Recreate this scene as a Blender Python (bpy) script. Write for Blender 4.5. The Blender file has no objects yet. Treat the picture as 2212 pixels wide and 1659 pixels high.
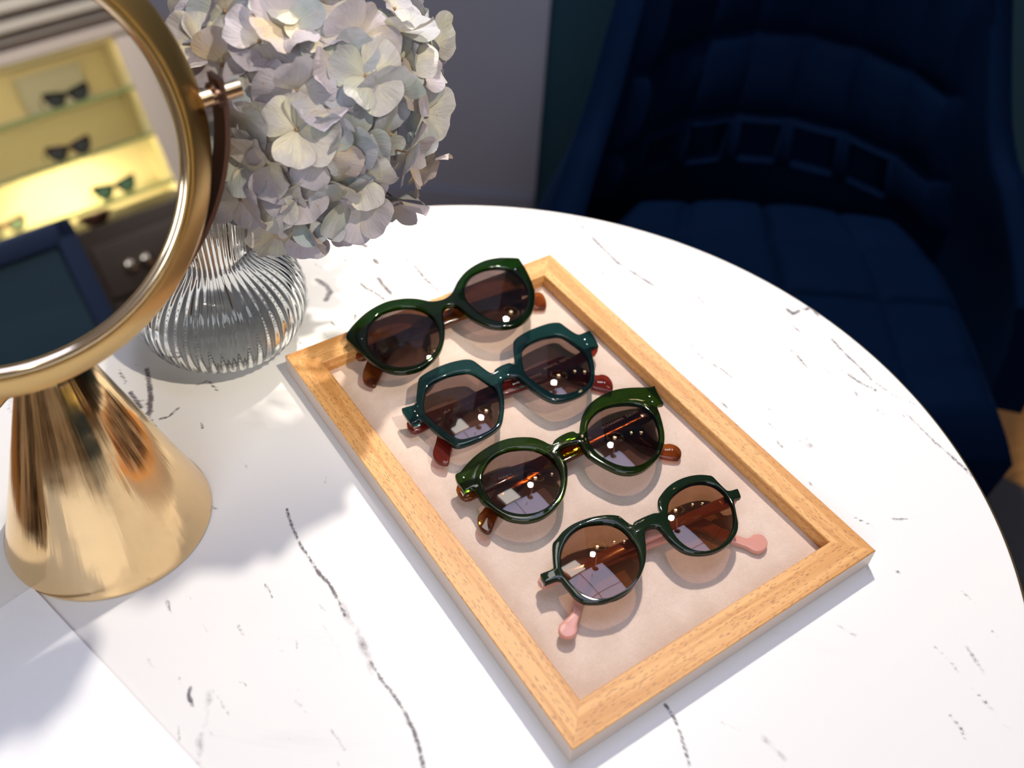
import bpy, bmesh, math, random
import numpy as np
from mathutils import Vector, Matrix
random.seed(7); rng = np.random.default_rng(7)
R = math.radians
scn = bpy.context.scene
COL = scn.collection
T0 = 0.74                                   # table top height above the floor

# ---------------------------------------------------------------- camera
F, PIT, ROLL, CH = 2105.1, 0.78262, 0.073386, 0.465
_c, _s = math.cos(PIT), math.sin(PIT)
FW = Vector((0, _c, -_s)); _up = Vector((0, _s, _c)); _rt = Vector((1, 0, 0))
RT = math.cos(ROLL)*_rt + math.sin(ROLL)*_up
UP = -math.sin(ROLL)*_rt + math.cos(ROLL)*_up
CAM = Vector((0, 0, T0+CH))
cd = bpy.data.cameras.new('camera'); cam = bpy.data.objects.new('camera', cd); COL.objects.link(cam)
cd.sensor_fit = 'HORIZONTAL'; cd.sensor_width = 36; cd.lens = 36*F/2212
cd.clip_start = 0.02; cd.clip_end = 30
M = Matrix((RT, UP, -FW)).transposed().to_4x4(); M.translation = CAM
cam.matrix_world = M
cd.dof.use_dof = True; cd.dof.focus_distance = 0.58; cd.dof.aperture_fstop = 5.0
scn.camera = cam

# ---------------------------------------------------------------- view and world
scn.view_settings.view_transform = 'Standard'; scn.view_settings.look = 'None'
scn.view_settings.gamma = 1; scn.view_settings.use_curve_mapping = False
scn.view_settings.exposure = 0.0
w = bpy.data.worlds.new('world'); scn.world = w; w.use_nodes = True
w.node_tree.nodes['Background'].inputs[0].default_value = (0.75, 0.82, 1.0, 1)
w.node_tree.nodes['Background'].inputs[1].default_value = 0.12

# ---------------------------------------------------------------- lights
def look(o, tgt):
    o.rotation_euler = (Vector(tgt)-o.location).to_track_quat('-Z', 'Y').to_euler()
def spot(name, loc, tgt, power, col, size=0.03, ang=60, blend=0.5):
    l = bpy.data.lights.new(name, 'SPOT'); l.energy = power; l.color = col; l.shadow_soft_size = size
    l.spot_size = R(ang); l.spot_blend = blend
    o = bpy.data.objects.new(name, l); o.location = loc; look(o, tgt); COL.objects.link(o); return o
def area(name, loc, tgt, power, col, sx, sy):
    l = bpy.data.lights.new(name, 'AREA'); l.energy = power; l.color = col; l.shape = 'RECTANGLE'; l.size = sx; l.size_y = sy
    o = bpy.data.objects.new(name, l); o.location = loc; look(o, tgt); COL.objects.link(o); return o
KEY = Vector((0.09, 1.06, T0+1.0))
spot('ceiling_spot_light', KEY, (-0.0, 0.30, T0), 60, (1.0, 0.91, 0.80), 0.024, 108, 0.25)
spot('second_spot_light', (0.75, 0.02, 2.2), tuple(Vector((-0.13, 0.54, T0+0.17))), 85, (1.0, 0.88, 0.70), 0.03, 19, 0.7)
area('front_fill_light', (-0.25, -1.7, 2.1), (0.0, 0.3, 0.7), 30, (0.90, 0.94, 1.0), 1.6, 1.0)  # soft fill added behind the camera; no window stands here
spot('mirror_view_fill', (0.75, -0.35, 2.45), (1.1, -0.55, 0.9), 45, (1.0, 0.88, 0.74), 0.04, 60, 0.6)  # added spot, brightens the blue chair and drawers seen in the mirror
spot('cabinet_front_fill', (1.15, -0.25, 2.4), (2.1, -1.15, 1.2), 90, (1.0, 0.90, 0.80), 0.04, 60, 0.6)  # added spot, lifts the display cabinet's front in the reflection

# ---------------------------------------------------------------- pixel helpers
def ray(px, py):
    d = FW + RT*((px-1106)/F) - UP*((py-829.5)/F)
    return d.normalized()
def G(px, py, z=0.0):
    """pixel -> point at height z above the table top"""
    d = ray(px, py); t = (T0+z-CAM.z)/d.z
    return CAM + d*t
def GY(px, py, y):
    d = ray(px, py); return CAM + d*(y/d.y)
# the vanity mirror's plane, used to place what it reflects
MC = Vector((-0.22546, 0.33357, T0+0.2325)); MA = Vector((0.71453, 0.69961, 0)).normalized()
MB_ = Vector((-0.18661, 0.19059, 0.96377)).normalized(); MN = MA.cross(MB_).normalized(); MR = 0.1045
def mray(px, py):
    d = ray(px, py); t = (MC-CAM).dot(MN)/d.dot(MN); P = CAM+d*t
    return P, (d-2*d.dot(MN)*MN).normalized()
def MH(px, py, P0, N):
    P, d = mray(px, py); t = (P0-P).dot(N)/d.dot(N); return P+d*t

# ---------------------------------------------------------------- object helpers
def tag(o, label=None, cat=None, group=None, kind=None):
    if label: o['label'] = label
    if cat: o['category'] = cat
    if group: o['group'] = group
    if kind: o['kind'] = kind
    return o
def empty(name, loc, label=None, cat=None, group=None, rz=0):
    o = bpy.data.objects.new(name, None); COL.objects.link(o); o.location = loc; o.rotation_euler = (0, 0, rz)
    o.empty_display_size = 0.02
    return tag(o, label, cat, group)
def link(name, me, mat=None, parent=None, loc=(0, 0, 0)):
    o = bpy.data.objects.new(name, me); COL.objects.link(o); o.location = loc
    if mat: me.materials.clear(); me.materials.append(mat)
    if parent: o.parent = parent
    return o
def smooth(me, ang=35):
    bm = bmesh.new(); bm.from_mesh(me)
    for f in bm.faces: f.smooth = True
    a = R(ang)
    for e in bm.edges:
        e.smooth = not (len(e.link_faces) == 2 and e.calc_face_angle(0) > a)
    bm.to_mesh(me); bm.free(); return me
def mesh(vs, fs, sm=35):
    me = bpy.data.meshes.new('m'); me.from_pydata([tuple(v) for v in vs], [], fs); me.update()
    if sm: smooth(me, sm)
    return me
def bm_mesh(bm, sm=35):
    bmesh.ops.recalc_face_normals(bm, faces=bm.faces)
    me = bpy.data.meshes.new('m'); bm.to_mesh(me); bm.free()
    if sm: smooth(me, sm)
    return me
def box(bm, c, s, rz=0, bev=0):
    r = bmesh.ops.create_cube(bm, size=1)
    m = Matrix.Translation(c) @ Matrix.Rotation(rz, 4, 'Z') @ Matrix.Diagonal((s[0], s[1], s[2], 1))
    bmesh.ops.transform(bm, matrix=m, verts=r['verts'])
    if bev:
        es = list({e for v in r['verts'] for e in v.link_edges})
        bmesh.ops.bevel(bm, geom=es, offset=bev, segments=2, affect='EDGES', profile=0.7)
def boxm(c, s, rz=0, bev=0):
    bm = bmesh.new(); box(bm, c, s, rz, bev); return bm_mesh(bm)
def lathe(prof, n=96, cap=True):
    """prof: list of (r, z)"""
    vs = []; fs = []
    for r, z in prof:
        for i in range(n):
            a = 2*math.pi*i/n; vs.append((r*math.cos(a), r*math.sin(a), z))
    for j in range(len(prof)-1):
        for i in range(n):
            k = (i+1) % n; fs.append((j*n+i, j*n+k, (j+1)*n+k, (j+1)*n+i))
    if cap:
        if prof[0][0] > 1e-5: fs.append(tuple(range(n))[::-1])
        if prof[-1][0] > 1e-5: fs.append(tuple((len(prof)-1)*n+i for i in range(n)))
    bm = bmesh.new(); me = bpy.data.meshes.new('m'); me.from_pydata(vs, [], fs); bm.from_mesh(me)
    bmesh.ops.remove_doubles(bm, verts=bm.verts, dist=1e-6)
    return bm_mesh(bm, 40)
def tube(pts, rad, n=10, bm=None, capped=True):
    own = bm is None
    if own: bm = bmesh.new()
    pts = [Vector(p) for p in pts]; rings = []; nrm = None
    for i, p in enumerate(pts):
        t = (pts[min(i+1, len(pts)-1)]-pts[max(i-1, 0)]).normalized()
        if nrm is None: nrm = t.orthogonal().normalized()
        nrm = (nrm - t*nrm.dot(t)).normalized(); b = t.cross(nrm)
        r = rad[i] if isinstance(rad, (list, tuple)) else rad
        rings.append([bm.verts.new(p+(nrm*math.cos(2*math.pi*k/n)+b*math.sin(2*math.pi*k/n))*r) for k in range(n)])
    for a, b in zip(rings, rings[1:]):
        for k in range(n): bm.faces.new((a[k], a[(k+1) % n], b[(k+1) % n], b[k]))
    if capped: bm.faces.new(rings[0][::-1]); bm.faces.new(rings[-1])
    return bm_mesh(bm) if own else None
def cr(P, sub=4, closed=True):
    """Catmull-Rom resampling of 2D/3D points"""
    P = [np.array(p, float) for p in P]; n = len(P); out = []
    for i in range(n if closed else n-1):
        if closed: a, b, c, d = P[i-1], P[i], P[(i+1) % n], P[(i+2) % n]
        else: a, b, c, d = P[max(i-1, 0)], P[i], P[i+1], P[min(i+2, n-1)]
        for k in range(sub):
            t = k/sub
            out.append(0.5*((2*b)+(-a+c)*t+(2*a-5*b+4*c-d)*t*t+(-a+3*b-3*c+d)*t**3))
    if not closed: out.append(P[-1])
    return out
def plate(loops, thick, bev=0.0006, zf=None, res=2, sm=40):
    """flat plate with holes from 2D loops, rounded edges; top surface at z=zf(x,y)"""
    cu = bpy.data.curves.new('c', 'CURVE'); cu.dimensions = '2D'; cu.fill_mode = 'BOTH'
    cu.extrude = max(thick/2-bev, 1e-5); cu.bevel_depth = bev; cu.bevel_resolution = res; cu.offset = -bev
    for L in loops:
        s = cu.splines.new('POLY'); s.points.add(len(L)-1)
        for p, q in zip(s.points, L): p.co = (q[0], q[1], 0, 1)
        s.use_cyclic_u = True
    o = bpy.data.objects.new('t', cu); COL.objects.link(o)
    dg = bpy.context.evaluated_depsgraph_get()
    me = bpy.data.meshes.new_from_object(o.evaluated_get(dg)); bpy.data.objects.remove(o)
    bm = bmesh.new(); bm.from_mesh(me); bmesh.ops.remove_doubles(bm, verts=bm.verts, dist=1e-6)
    bmesh.ops.recalc_face_normals(bm, faces=bm.faces)
    for v in bm.verts:
        v.co.z -= thick/2
        if zf: v.co.z += zf(v.co.x, v.co.y)
    bm.to_mesh(me); bm.free(); me.materials.clear(); return smooth(me, sm)
def text_mesh(s, size, depth=0.00006, align='LEFT', spacing=1.0):
    cu = bpy.data.curves.new('t', 'FONT'); cu.body = s; cu.size = size; cu.extrude = depth; cu.align_x = align
    cu.resolution_u = 3; cu.space_character = spacing; cu.offset = size*0.012
    o = bpy.data.objects.new('t', cu); COL.objects.link(o)
    dg = bpy.context.evaluated_depsgraph_get()
    me = bpy.data.meshes.new_from_object(o.evaluated_get(dg)); bpy.data.objects.remove(o); me.materials.clear(); return me

# ---------------------------------------------------------------- material helpers
class NT:
    def __init__(s, name):
        s.m = bpy.data.materials.new(name); s.m.use_nodes = True; s.t = s.m.node_tree; s.t.nodes.clear()
        s.out = s.t.nodes.new('ShaderNodeOutputMaterial')
    def n(s, typ, ins=None, **kw):
        nd = s.t.nodes.new(typ)
        for k, v in kw.items(): setattr(nd, k, v)
        for k, v in (ins or {}).items(): s.set(nd.inputs[k], v)
        return nd
    def set(s, sock, v):
        if isinstance(v, bpy.types.NodeSocket): s.t.links.new(v, sock)
        elif isinstance(v, bpy.types.Node): s.t.links.new(v.outputs[0], sock)
        else:
            if isinstance(v, (tuple, list)) and len(v) == 3 and sock.type == 'RGBA': v = (*v, 1)
            sock.default_value = v
    def math(s, op, a, b=0.0, clamp=False):
        nd = s.n('ShaderNodeMath', {0: a, 1: b}, operation=op); nd.use_clamp = clamp; return nd.outputs[0]
    def ss(s, x, lo, hi, a=0.0, b=1.0):
        nd = s.n('ShaderNodeMapRange', {0: x, 1: lo, 2: hi, 3: a, 4: b}, interpolation_type='SMOOTHSTEP'); return nd.outputs[0]
    def mix(s, f, a, b, blend='MIX'):
        nd = s.n('ShaderNodeMix', data_type='RGBA', blend_type=blend)
        s.set(nd.inputs[0], f); s.set(nd.inputs[6], a); s.set(nd.inputs[7], b); return nd.outputs[2]
    def noise(s, vec=None, scale=5, detail=3, rough=0.5, dist=0):
        nd = s.n('ShaderNodeTexNoise', {'Scale': scale, 'Detail': detail, 'Roughness': rough, 'Distortion': dist})
        if vec is not None: s.set(nd.inputs['Vector'], vec)
        return nd.outputs[0]
    def mapping(s, vec, scale=(1, 1, 1), rot=(0, 0, 0), loc=(0, 0, 0)):
        return s.n('ShaderNodeMapping', {'Vector': vec, 'Scale': scale, 'Rotation': rot, 'Location': loc}).outputs[0]
    def obj(s): return s.n('ShaderNodeTexCoord').outputs['Object']
    def uv(s): return s.n('ShaderNodeTexCoord').outputs['UV']
    def bump(s, h, st=0.3, d=0.001): return s.n('ShaderNodeBump', {'Height': h, 'Strength': st, 'Distance': d}).outputs[0]
    def pr(s, col, rough=0.5, metal=0.0, **ins):
        p = s.n('ShaderNodeBsdfPrincipled', {'Base Color': col, 'Roughness': rough, 'Metallic': metal})
        for k, v in ins.items(): s.set(p.inputs[k.replace('_', ' ')], v)
        return p
    def end(s, sh): s.set(s.out.inputs[0], sh); return s.m
def simple(name, col, rough=0.5, metal=0.0, **k):
    t = NT(name); return t.end(t.pr(col, rough, metal, **k))
def emit(name, col, st):
    t = NT(name); return t.end(t.n('ShaderNodeEmission', {0: (*col, 1), 1: st}))

def schlick(t, f0=0.04):
    lw = t.n('ShaderNodeLayerWeight', {0: 0.5}); return t.math('ADD', f0, t.math('MULTIPLY', 1-f0, t.math('POWER', lw.outputs['Facing'], 5.0)))
def acetate(name, trans, diff, opac, rough=0.04, noisecol=None):
    """see-through plastic sheet: tinted transparency, a little body colour, a clear gloss"""
    t = NT(name)
    dcol = diff; tcol = (*trans, 1)
    if noisecol:
        nz = t.ss(t.noise(t.obj(), 60, 3), 0.42, 0.6)
        dcol = t.mix(nz, (*diff, 1), (*noisecol, 1)); tcol = t.mix(nz, (*trans, 1), tuple(c*0.8 for c in trans)+(1,))
    # the sheet soaks up more light where it is seen edge-on (longer way through the plastic)
    _fc = t.n('ShaderNodeLayerWeight', {0: 0.5}).outputs['Facing']; _ab = t.ss(_fc, 0.35, 0.85)
    tcol = t.mix(_ab, tcol, tuple(c*0.12 for c in trans)+(1,)); dcol = t.mix(_ab, dcol if not isinstance(dcol, tuple) else (*dcol[:3], 1), tuple(c*0.15 for c in diff)+(1,))
    tr = t.n('ShaderNodeBsdfTransparent', {0: tcol}); df = t.n('ShaderNodeBsdfDiffuse', {0: dcol})
    m1 = t.n('ShaderNodeMixShader', {0: opac, 1: tr, 2: df})
    gl = t.n('ShaderNodeBsdfGlossy', {0: (1, 1, 1, 1), 1: rough})
    fr = schlick(t, 0.042)
    return t.end(t.n('ShaderNodeMixShader', {0: fr, 1: m1, 2: gl}))
def lens_mat(name, top):
    t = NT(name)
    tr = t.n('ShaderNodeBsdfTransparent', {0: (*top, 1)})
    gl = t.n('ShaderNodeBsdfGlossy', {0: (1, 1, 1, 1), 1: 0.004})
    fr = schlick(t, 0.055)
    return t.end(t.n('ShaderNodeMixShader', {0: fr, 1: tr, 2: gl}))

m_brass = simple('brass_edge', (0.72, 0.50, 0.22), 0.25, 1.0)
m_black = simple('black_metal', (0.02, 0.02, 0.02), 0.4, 0.6)
# gold of the vanity mirror
t = NT('polished_gold')
_n = t.noise(t.mapping(t.obj(), (14, 14, 2)), 3, 3); _sc = t.noise(t.obj(), 45, 5, 0.65)
_sp = t.n('ShaderNodeSeparateXYZ', {0: t.obj()}); _an = t.math('ARCTAN2', _sp.outputs[1], _sp.outputs[0])
_st = t.noise(t.n('ShaderNodeCombineXYZ', {0: t.math('MULTIPLY', _an, 2.6), 1: 0.0, 2: t.math('MULTIPLY', _sp.outputs[2], 3.0)}).outputs[0], 1.0, 4, 0.6)
m_gold = t.end(t.pr(t.mix(_n, (0.86, 0.60, 0.31, 1), (0.91, 0.67, 0.37, 1)), t.ss(_sc, 0.35, 0.75, 0.10, 0.22), 1.0, Normal=t.bump(_st, 0.22, 0.004)))
t = NT('satin_gold')
m_satin = t.end(t.pr((0.58, 0.40, 0.17, 1), 0.33, 1.0))
m_goldring = simple('bright_gold_bead', (0.95, 0.78, 0.55), 0.12, 1.0)
m_bronze = simple('dark_bronze', (0.12, 0.07, 0.055), 0.28, 0.9)
t = NT('mirror_silver'); m_mirror = t.end(t.n('ShaderNodeBsdfGlossy', {0: (0.93, 0.94, 0.93, 1), 1: 0.0}))

# ================================================================ ROOM
t = NT('grey_paint'); m_grey = t.end(t.pr(t.mix(t.noise(t.obj(), 3, 4), (0.30, 0.325, 0.41, 1), (0.325, 0.35, 0.435, 1)), 0.6))
t = NT('teal_paint'); m_teal = t.end(t.pr(t.mix(t.noise(t.obj(), 2, 3), (0.006, 0.045, 0.075, 1), (0.008, 0.055, 0.090, 1)), 0.55))
t = NT('brown_paint'); m_brownwall = t.end(t.pr(t.mix(t.noise(t.obj(), 3, 4), (0.085, 0.055, 0.042, 1), (0.10, 0.066, 0.05, 1)), 0.6))
t = NT('white_paint'); m_white = t.end(t.pr(t.mix(t.noise(t.obj(), 3, 4), (0.74, 0.74, 0.76, 1), (0.78, 0.78, 0.79, 1)), 0.7))
# ceiling tiles with dark joints
t = NT('ceiling_tiles')
_b = t.n('ShaderNodeTexBrick', {'Vector': t.mapping(t.obj(), (1, 1, 1), (0, 0, R(32))), 'Color1': (0.72, 0.73, 0.82, 1), 'Color2': (0.70, 0.71, 0.80, 1), 'Mortar': (0.10, 0.10, 0.13, 1),
      'Scale': 1.0, 'Mortar Size': 0.006, 'Brick Width': 0.6, 'Row Height': 0.6, 'Mortar Smooth': 0.0}, offset=0.0)
m_ceil = t.end(t.pr(_b.outputs[0], 0.75))
# wooden floor
t = NT('wood_floor')
_v = t.mapping(t.obj(), (1, 1, 1), (0, 0, R(-28)))
_b = t.n('ShaderNodeTexBrick', {'Vector': _v, 'Color1': (0.50, 0.24, 0.075, 1), 'Color2': (0.58, 0.29, 0.10, 1), 'Mortar': (0.07, 0.035, 0.015, 1),
      'Scale': 1.0, 'Mortar Size': 0.0012, 'Brick Width': 1.2, 'Row Height': 0.14}, offset=0.37)
_g = t.noise(t.mapping(_v, (3, 60, 1)), 3, 5, 0.6)
m_floor = t.end(t.pr(t.mix(t.ss(_g, 0.3, 0.75, 0, 0.55), _b.outputs[0], (0.20, 0.09, 0.03, 1)), 0.32))
t = NT('dark_carpet'); m_rug = t.end(t.pr(t.mix(t.noise(t.obj(), 260, 4, 0.7), (0.030, 0.030, 0.034, 1), (0.075, 0.072, 0.078, 1)), 0.95))

H = 2.5
XL, YB, YF = -1.7, 1.65, -2.4
DW = R(50)                                   # direction of the display wall
dh = Vector((math.cos(DW), math.sin(DW), 0)); dn = Vector((math.sin(DW), -math.cos(DW), 0))   # dn points out of the room
P_, d_ = mray(200, 300); DP = P_ + d_*2.75; DP.z = 0        # a point of the display front
def struct(name, me, mat): return tag(link(name, me, mat), kind='structure')
# footprint polygon of the room
wall_hit = DP + dn*0.32
c1 = wall_hit + dh*((YB-wall_hit.y)/dh.y)         # where the display wall meets the back wall
c2 = wall_hit + dh*((YF-wall_hit.y)/dh.y)
foot = [(XL, YF), (c2.x, YF), (c1.x, YB), (XL, YB)]
def slab(poly, z0, z1):
    n = len(poly); vs = [(x, y, z0) for x, y in poly]+[(x, y, z1) for x, y in poly]
    return mesh(vs, [tuple(range(n))[::-1], tuple(n+i for i in range(n))]+[(i, (i+1) % n, n+(i+1) % n, n+i) for i in range(n)], 0)
struct('floor', slab(foot, -0.1, 0.0), m_floor)
struct('ceiling', slab(foot, H, H+0.1), m_ceil)
def wallseg(name, a, b, mat, thick=0.1, z0=0, z1=H, side=1):
    a = Vector(a); b = Vector(b); d = (b-a).normalized(); n = Vector((d.y, -d.x))*thick*side
    return struct(name, slab([tuple(a), tuple(b), tuple(b+n), tuple(a+n)][::1], z0, z1), mat)
XS = 0.018                                   # the grey wall ends here; the alcove with the dark teal wall begins
wallseg('wall_back', (XS, YB), (XL, YB), m_grey)
wallseg('wall_alcove', (c1.x, YB+0.02), (XS, YB+0.02), m_teal)
wallseg('wall_right', (c2.x, c2.y), (c1.x, c1.y), m_brownwall)
# left wall and front wall
t = NT('added_reflection_bands')
_p = t.mapping(t.obj(), (1.9, 1.9, 0.0), (0, 0, 0.3))
_k = t.ss(t.noise(_p, 1.6, 3, 0.7), 0.47, 0.50)
m_bands = t.end(t.pr(t.mix(_k, (0.035, 0.026, 0.022, 1), (0.62, 0.54, 0.45, 1)), 0.5))  # dark and cream bands made up for the gold cone to reflect
wallseg('wall_left', (XL, YB), (XL, YF), m_bands)
wallseg('wall_front', (XL, YF), (c2.x, YF), m_bands)
bm = bmesh.new(); box(bm, ((XL+XS)/2-0.002, YB-0.006, 0.05), (XS-XL-0.01, 0.012, 0.1), 0, 0.002)
struct('baseboard_back', bm_mesh(bm), simple('grey_skirting', (0.25, 0.27, 0.34), 0.6))

# skylight over the table: four bluish panes in a thin dark frame, set into the ceiling
SKC, SKR, SKS = Vector((0.18, 0.76)), R(38), 0.92
sk = tag(empty('window_1', (SKC.x, SKC.y, H), rz=SKR), kind='structure')
m_sky = emit('skylight_pane', (0.66, 0.69, 1.0), 3.9)
bm = bmesh.new(); hb = SKS/2
for u in (-hb, 0, hb): box(bm, (u, 0, -0.012), (0.012 if u else 0.006, SKS+0.012, 0.022)); box(bm, (0, u, -0.0121), (SKS+0.012, 0.012 if u else 0.006, 0.0218))
link('window_frame', bm_mesh(bm, 0), m_black, sk)
for i in (-1, 1):
    for j in (-1, 1): link('pane', boxm((i*hb/2, j*hb/2, -0.004), (hb-0.012, hb-0.012, 0.003)), m_sky, sk)
# carpet under the table
ra = G(2100, 1005, -T0); rb = G(2212, 1060, -T0); rd = (rb-ra).normalized(); rn = Vector((rd.y, -rd.x, 0))
if rn.y > 0: rn = -rn
rp = [ra-rd*0.9, rb+rd*0.8, rb+rd*0.8+rn*1.9, ra-rd*0.9+rn*1.9]
o = link('area_rug', slab([(p.x, p.y) for p in rp][::-1], 0.0005, 0.007), m_rug)
tag(o, 'dark grey flat carpet lying on the wooden floor beneath the round table', 'rug')

# ================================================================ TABLE
TC = Vector((-0.01287, 0.35887)); TR = 0.31608
tbl = empty('bistro_table', (TC.x, TC.y, 0), 'round bistro table with a veined white marble top and thin brass rim', 'table')
VE = [  # marble veins: width mm, strength, pixel polyline
 (1.3, .85, [(620,1100),(628,1130),(648,1175),(690,1240),(712,1262),(735,1305),(745,1330)]),
 (4.2, .50, [(738,1305),(752,1335),(775,1370),(788,1405),(800,1430),(806,1452)]),
 (1.6, .75, [(800,1430),(825,1470),(850,1500),(872,1535),(890,1570),(905,1610),(915,1659)]),
 (4.0, .42, [(452,1495),(448,1530),(438,1570),(432,1610),(430,1659)]),
 (1.6, .75, [(410,1485),(408,1505),(416,1525)]),
 (2.4, 1., [(318,798),(322,830),(326,860),(322,895)]),(2.2, 1., [(282,848),(292,862),(303,880)]),
 (1.1, .8, [(345,905),(365,900),(385,882)]),(1.0, .7, [(425,832),(450,822),(470,845)]),(1.6, .8, [(258,800),(272,826)]),
 (1.4, .7, [(226,818),(238,830)]),(1.2, .7, [(305,905),(318,890),(330,915)]),(1.3, .7, [(434,912),(437,925)]),
 (3.2, 1., [(685,604),(705,618),(714,630),(704,648)]),(1.6, 1., [(779,612),(790,622),(806,630)]),(1.0, .9, [(806,630),(818,638),(832,648)]),
 (2.6, .75, [(817,602),(826,614),(844,634)]),(1.3, .75, [(880,562),(900,580),(916,600),(947,628)]),(3.0, .75, [(745,512),(758,528)]),
 (2.6, .75, [(770,522),(792,532)]),(2.0, .8, [(808,560),(816,570)]),(1.6, .5, [(822,575),(828,582)]),(1.3, .6, [(766,665),(768,690)]),(1.2, .7, [(716,695),(725,705)]),
 (1.0, .65, [(1239,466),(1258,488),(1282,516)]),(1.2, .75, [(1282,516),(1332,566),(1360,584),(1385,600),(1414,618)]),(1.2, .5, [(1368,523),(1376,538),(1385,552)]),
 (1.0, .45, [(1496,571),(1512,588),(1529,605)]),(1.2, .6, [(1505,634),(1512,648),(1522,655)]),(0.8, .45, [(1360,667),(1375,676)]),(0.8, .45, [(1294,583),(1330,598)]),
 (2.2, .75, [(1700,668),(1713,678),(1726,672)]),(2.0, .7, [(1735,668),(1754,666),(1766,680)]),(1.5, .65, [(1712,703),(1722,712),(1732,720)]),
 (0.9, .75, [(1797,733),(1830,768),(1862,798),(1884,822)]),(0.8, .6, [(1884,822),(1905,836),(1927,852)]),(1.0, .9, [(1832,809),(1860,828),(1892,844)]),
 (0.9, .65, [(1708,757),(1724,770),(1745,796)]),(0.9, .5, [(1772,787),(1795,808)]),(1.5, .5, [(1645,739),(1659,750)]),(1.0, .5, [(1488,733),(1500,756),(1520,776)]),
 (1.8, .55, [(1535,786),(1560,798),(1583,817)]),(1.5, .5, [(1650,905),(1672,925),(1690,938)]),(2.4, .4, [(1726,950),(1745,962),(1762,976)]),(1.2, .5, [(1690,845),(1704,850)]),
 (1.2, .6, [(1954,890),(1985,920),(2014,950)]),(1.6, .7, [(2014,950),(2063,993),(2080,1008),(2101,1029)]),(.8, .6, [(1846,1118),(1862,1126),(1884,1134)]),
 (1.4, .55, [(1927,1121),(1955,1122),(1984,1116)]),(1.0, .7, [(1936,1232),(1944,1238)]),(1.2, .6, [(2018,1398),(2045,1422),(2072,1452)]),(2.2, .55, [(2090,1400),(2108,1428),(2125,1450)]),
 (1.2, .6, [(2100,1490),(2125,1512),(2150,1538)]),(3.2, .45, [(1650,1595),(1672,1618),(1695,1640)]),(1.1, .8, [(1437,1522),(1455,1548),(1470,1585),(1490,1655)]),
 (2.0, .5, [(2080,1280),(2105,1300)]),(1.6, .5, [(1812,1352),(1850,1375)]),(0.9, .5, [(520,995),(535,1010)]),(1.1, .6, [(450,1090),(470,1100)]),(.8, .7, [(573,1262),(588,1290)]),
 (.9, .7, [(515,1352),(525,1372)]),(.9, .4, [(425,1335),(450,1365)]),(1.0, .5, [(640,1385),(642,1400)]),(1.5, .35, [(690,1335),(740,1420)]),(1.2, .6, [(705,1030),(702,1044)]),
 (.9, .6, [(690,1305),(700,1320)]),(1.2, .5, [(30,1285),(50,1300),(70,1290)]),(.9, .5, [(715,1575),(745,1620)]),(1.0, .45, [(2140,1360),(2160,1380)]),(.9, .5, [(1560,1560),(1600,1580)]),
]
dirv = (G(1400, 1200)-G(1320, 1110)); dirv.normalize()
segs = []
for wd, st, pl in VE:
    P = [G(x, y) for x, y in pl]
    for k, (a, b) in enumerate(zip(P, P[1:])): segs.append((a.x, a.y, b.x, b.y, wd/1000*0.5, st))
rr = random.Random(11)
for k in range(620):
    a = rr.uniform(0, 2*math.pi); r = TR*math.sqrt(rr.random())
    x, y = TC.x+r*math.cos(a), TC.y+r*math.sin(a)
    n = math.sin(x*23+1.3)*math.sin(y*19+2.1+x*9)
    if n < 0.12: continue
    an = math.atan2(dirv.y, dirv.x)+rr.gauss(0, 0.3); L = rr.choice([2, 3, 4, 5, 7, 10, 16])/1000
    for j in range(rr.choice([1, 1, 2])):
        x2, y2 = x+L*math.cos(an), y+L*math.sin(an)
        segs.append((x, y, x2, y2, rr.uniform(.3, .8)/1000, rr.uniform(.25, .62))); x, y = x2, y2; an += rr.gauss(0, .35)
NR, NA = 250, 760
rad = np.linspace(0, TR-0.0012, NR+1)[1:]; ang = np.linspace(0, 2*np.pi, NA, endpoint=False)
vx = np.concatenate([[0], (rad[:, None]*np.cos(ang)).ravel()])+TC.x; vy = np.concatenate([[0], (rad[:, None]*np.sin(ang)).ravel()])+TC.y
dens = np.zeros(len(vx)); smear = np.zeros(len(vx))
for ax, ay, bx, by, wd, st in segs:
    lo = wd*6+0.004
    k = np.where((vx > min(ax, bx)-lo) & (vx < max(ax, bx)+lo) & (vy > min(ay, by)-lo) & (vy < max(ay, by)+lo))[0]
    if not len(k): continue
    px, py = vx[k]-ax, vy[k]-ay; dx, dy = bx-ax, by-ay
    h = np.clip((px*dx+py*dy)/(dx*dx+dy*dy+1e-12), 0, 1); d = np.hypot(px-h*dx, py-h*dy)
    v = min(1, st*1.25)*np.clip(1-d/(wd*1.35+0.0012), 0, 1)
    dens[k] = np.maximum(dens[k], v if wd < 0.0014 else v*0.75)
    if wd > 0.0009: smear[k] = np.maximum(smear[k], min(st*1.3, 1)*np.clip(1.25-d/(wd*1.7+0.0008), 0, 1))
vs = np.c_[vx-TC.x, vy-TC.y, np.zeros(len(vx))]
fs = [(0, 1+i, 1+(i+1) % NA) for i in range(NA)]
for j in range(NR-1):
    a, b = 1+j*NA, 1+(j+1)*NA
    fs += [(a+i, b+i, b+(i+1) % NA, a+(i+1) % NA) for i in range(NA)]
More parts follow.
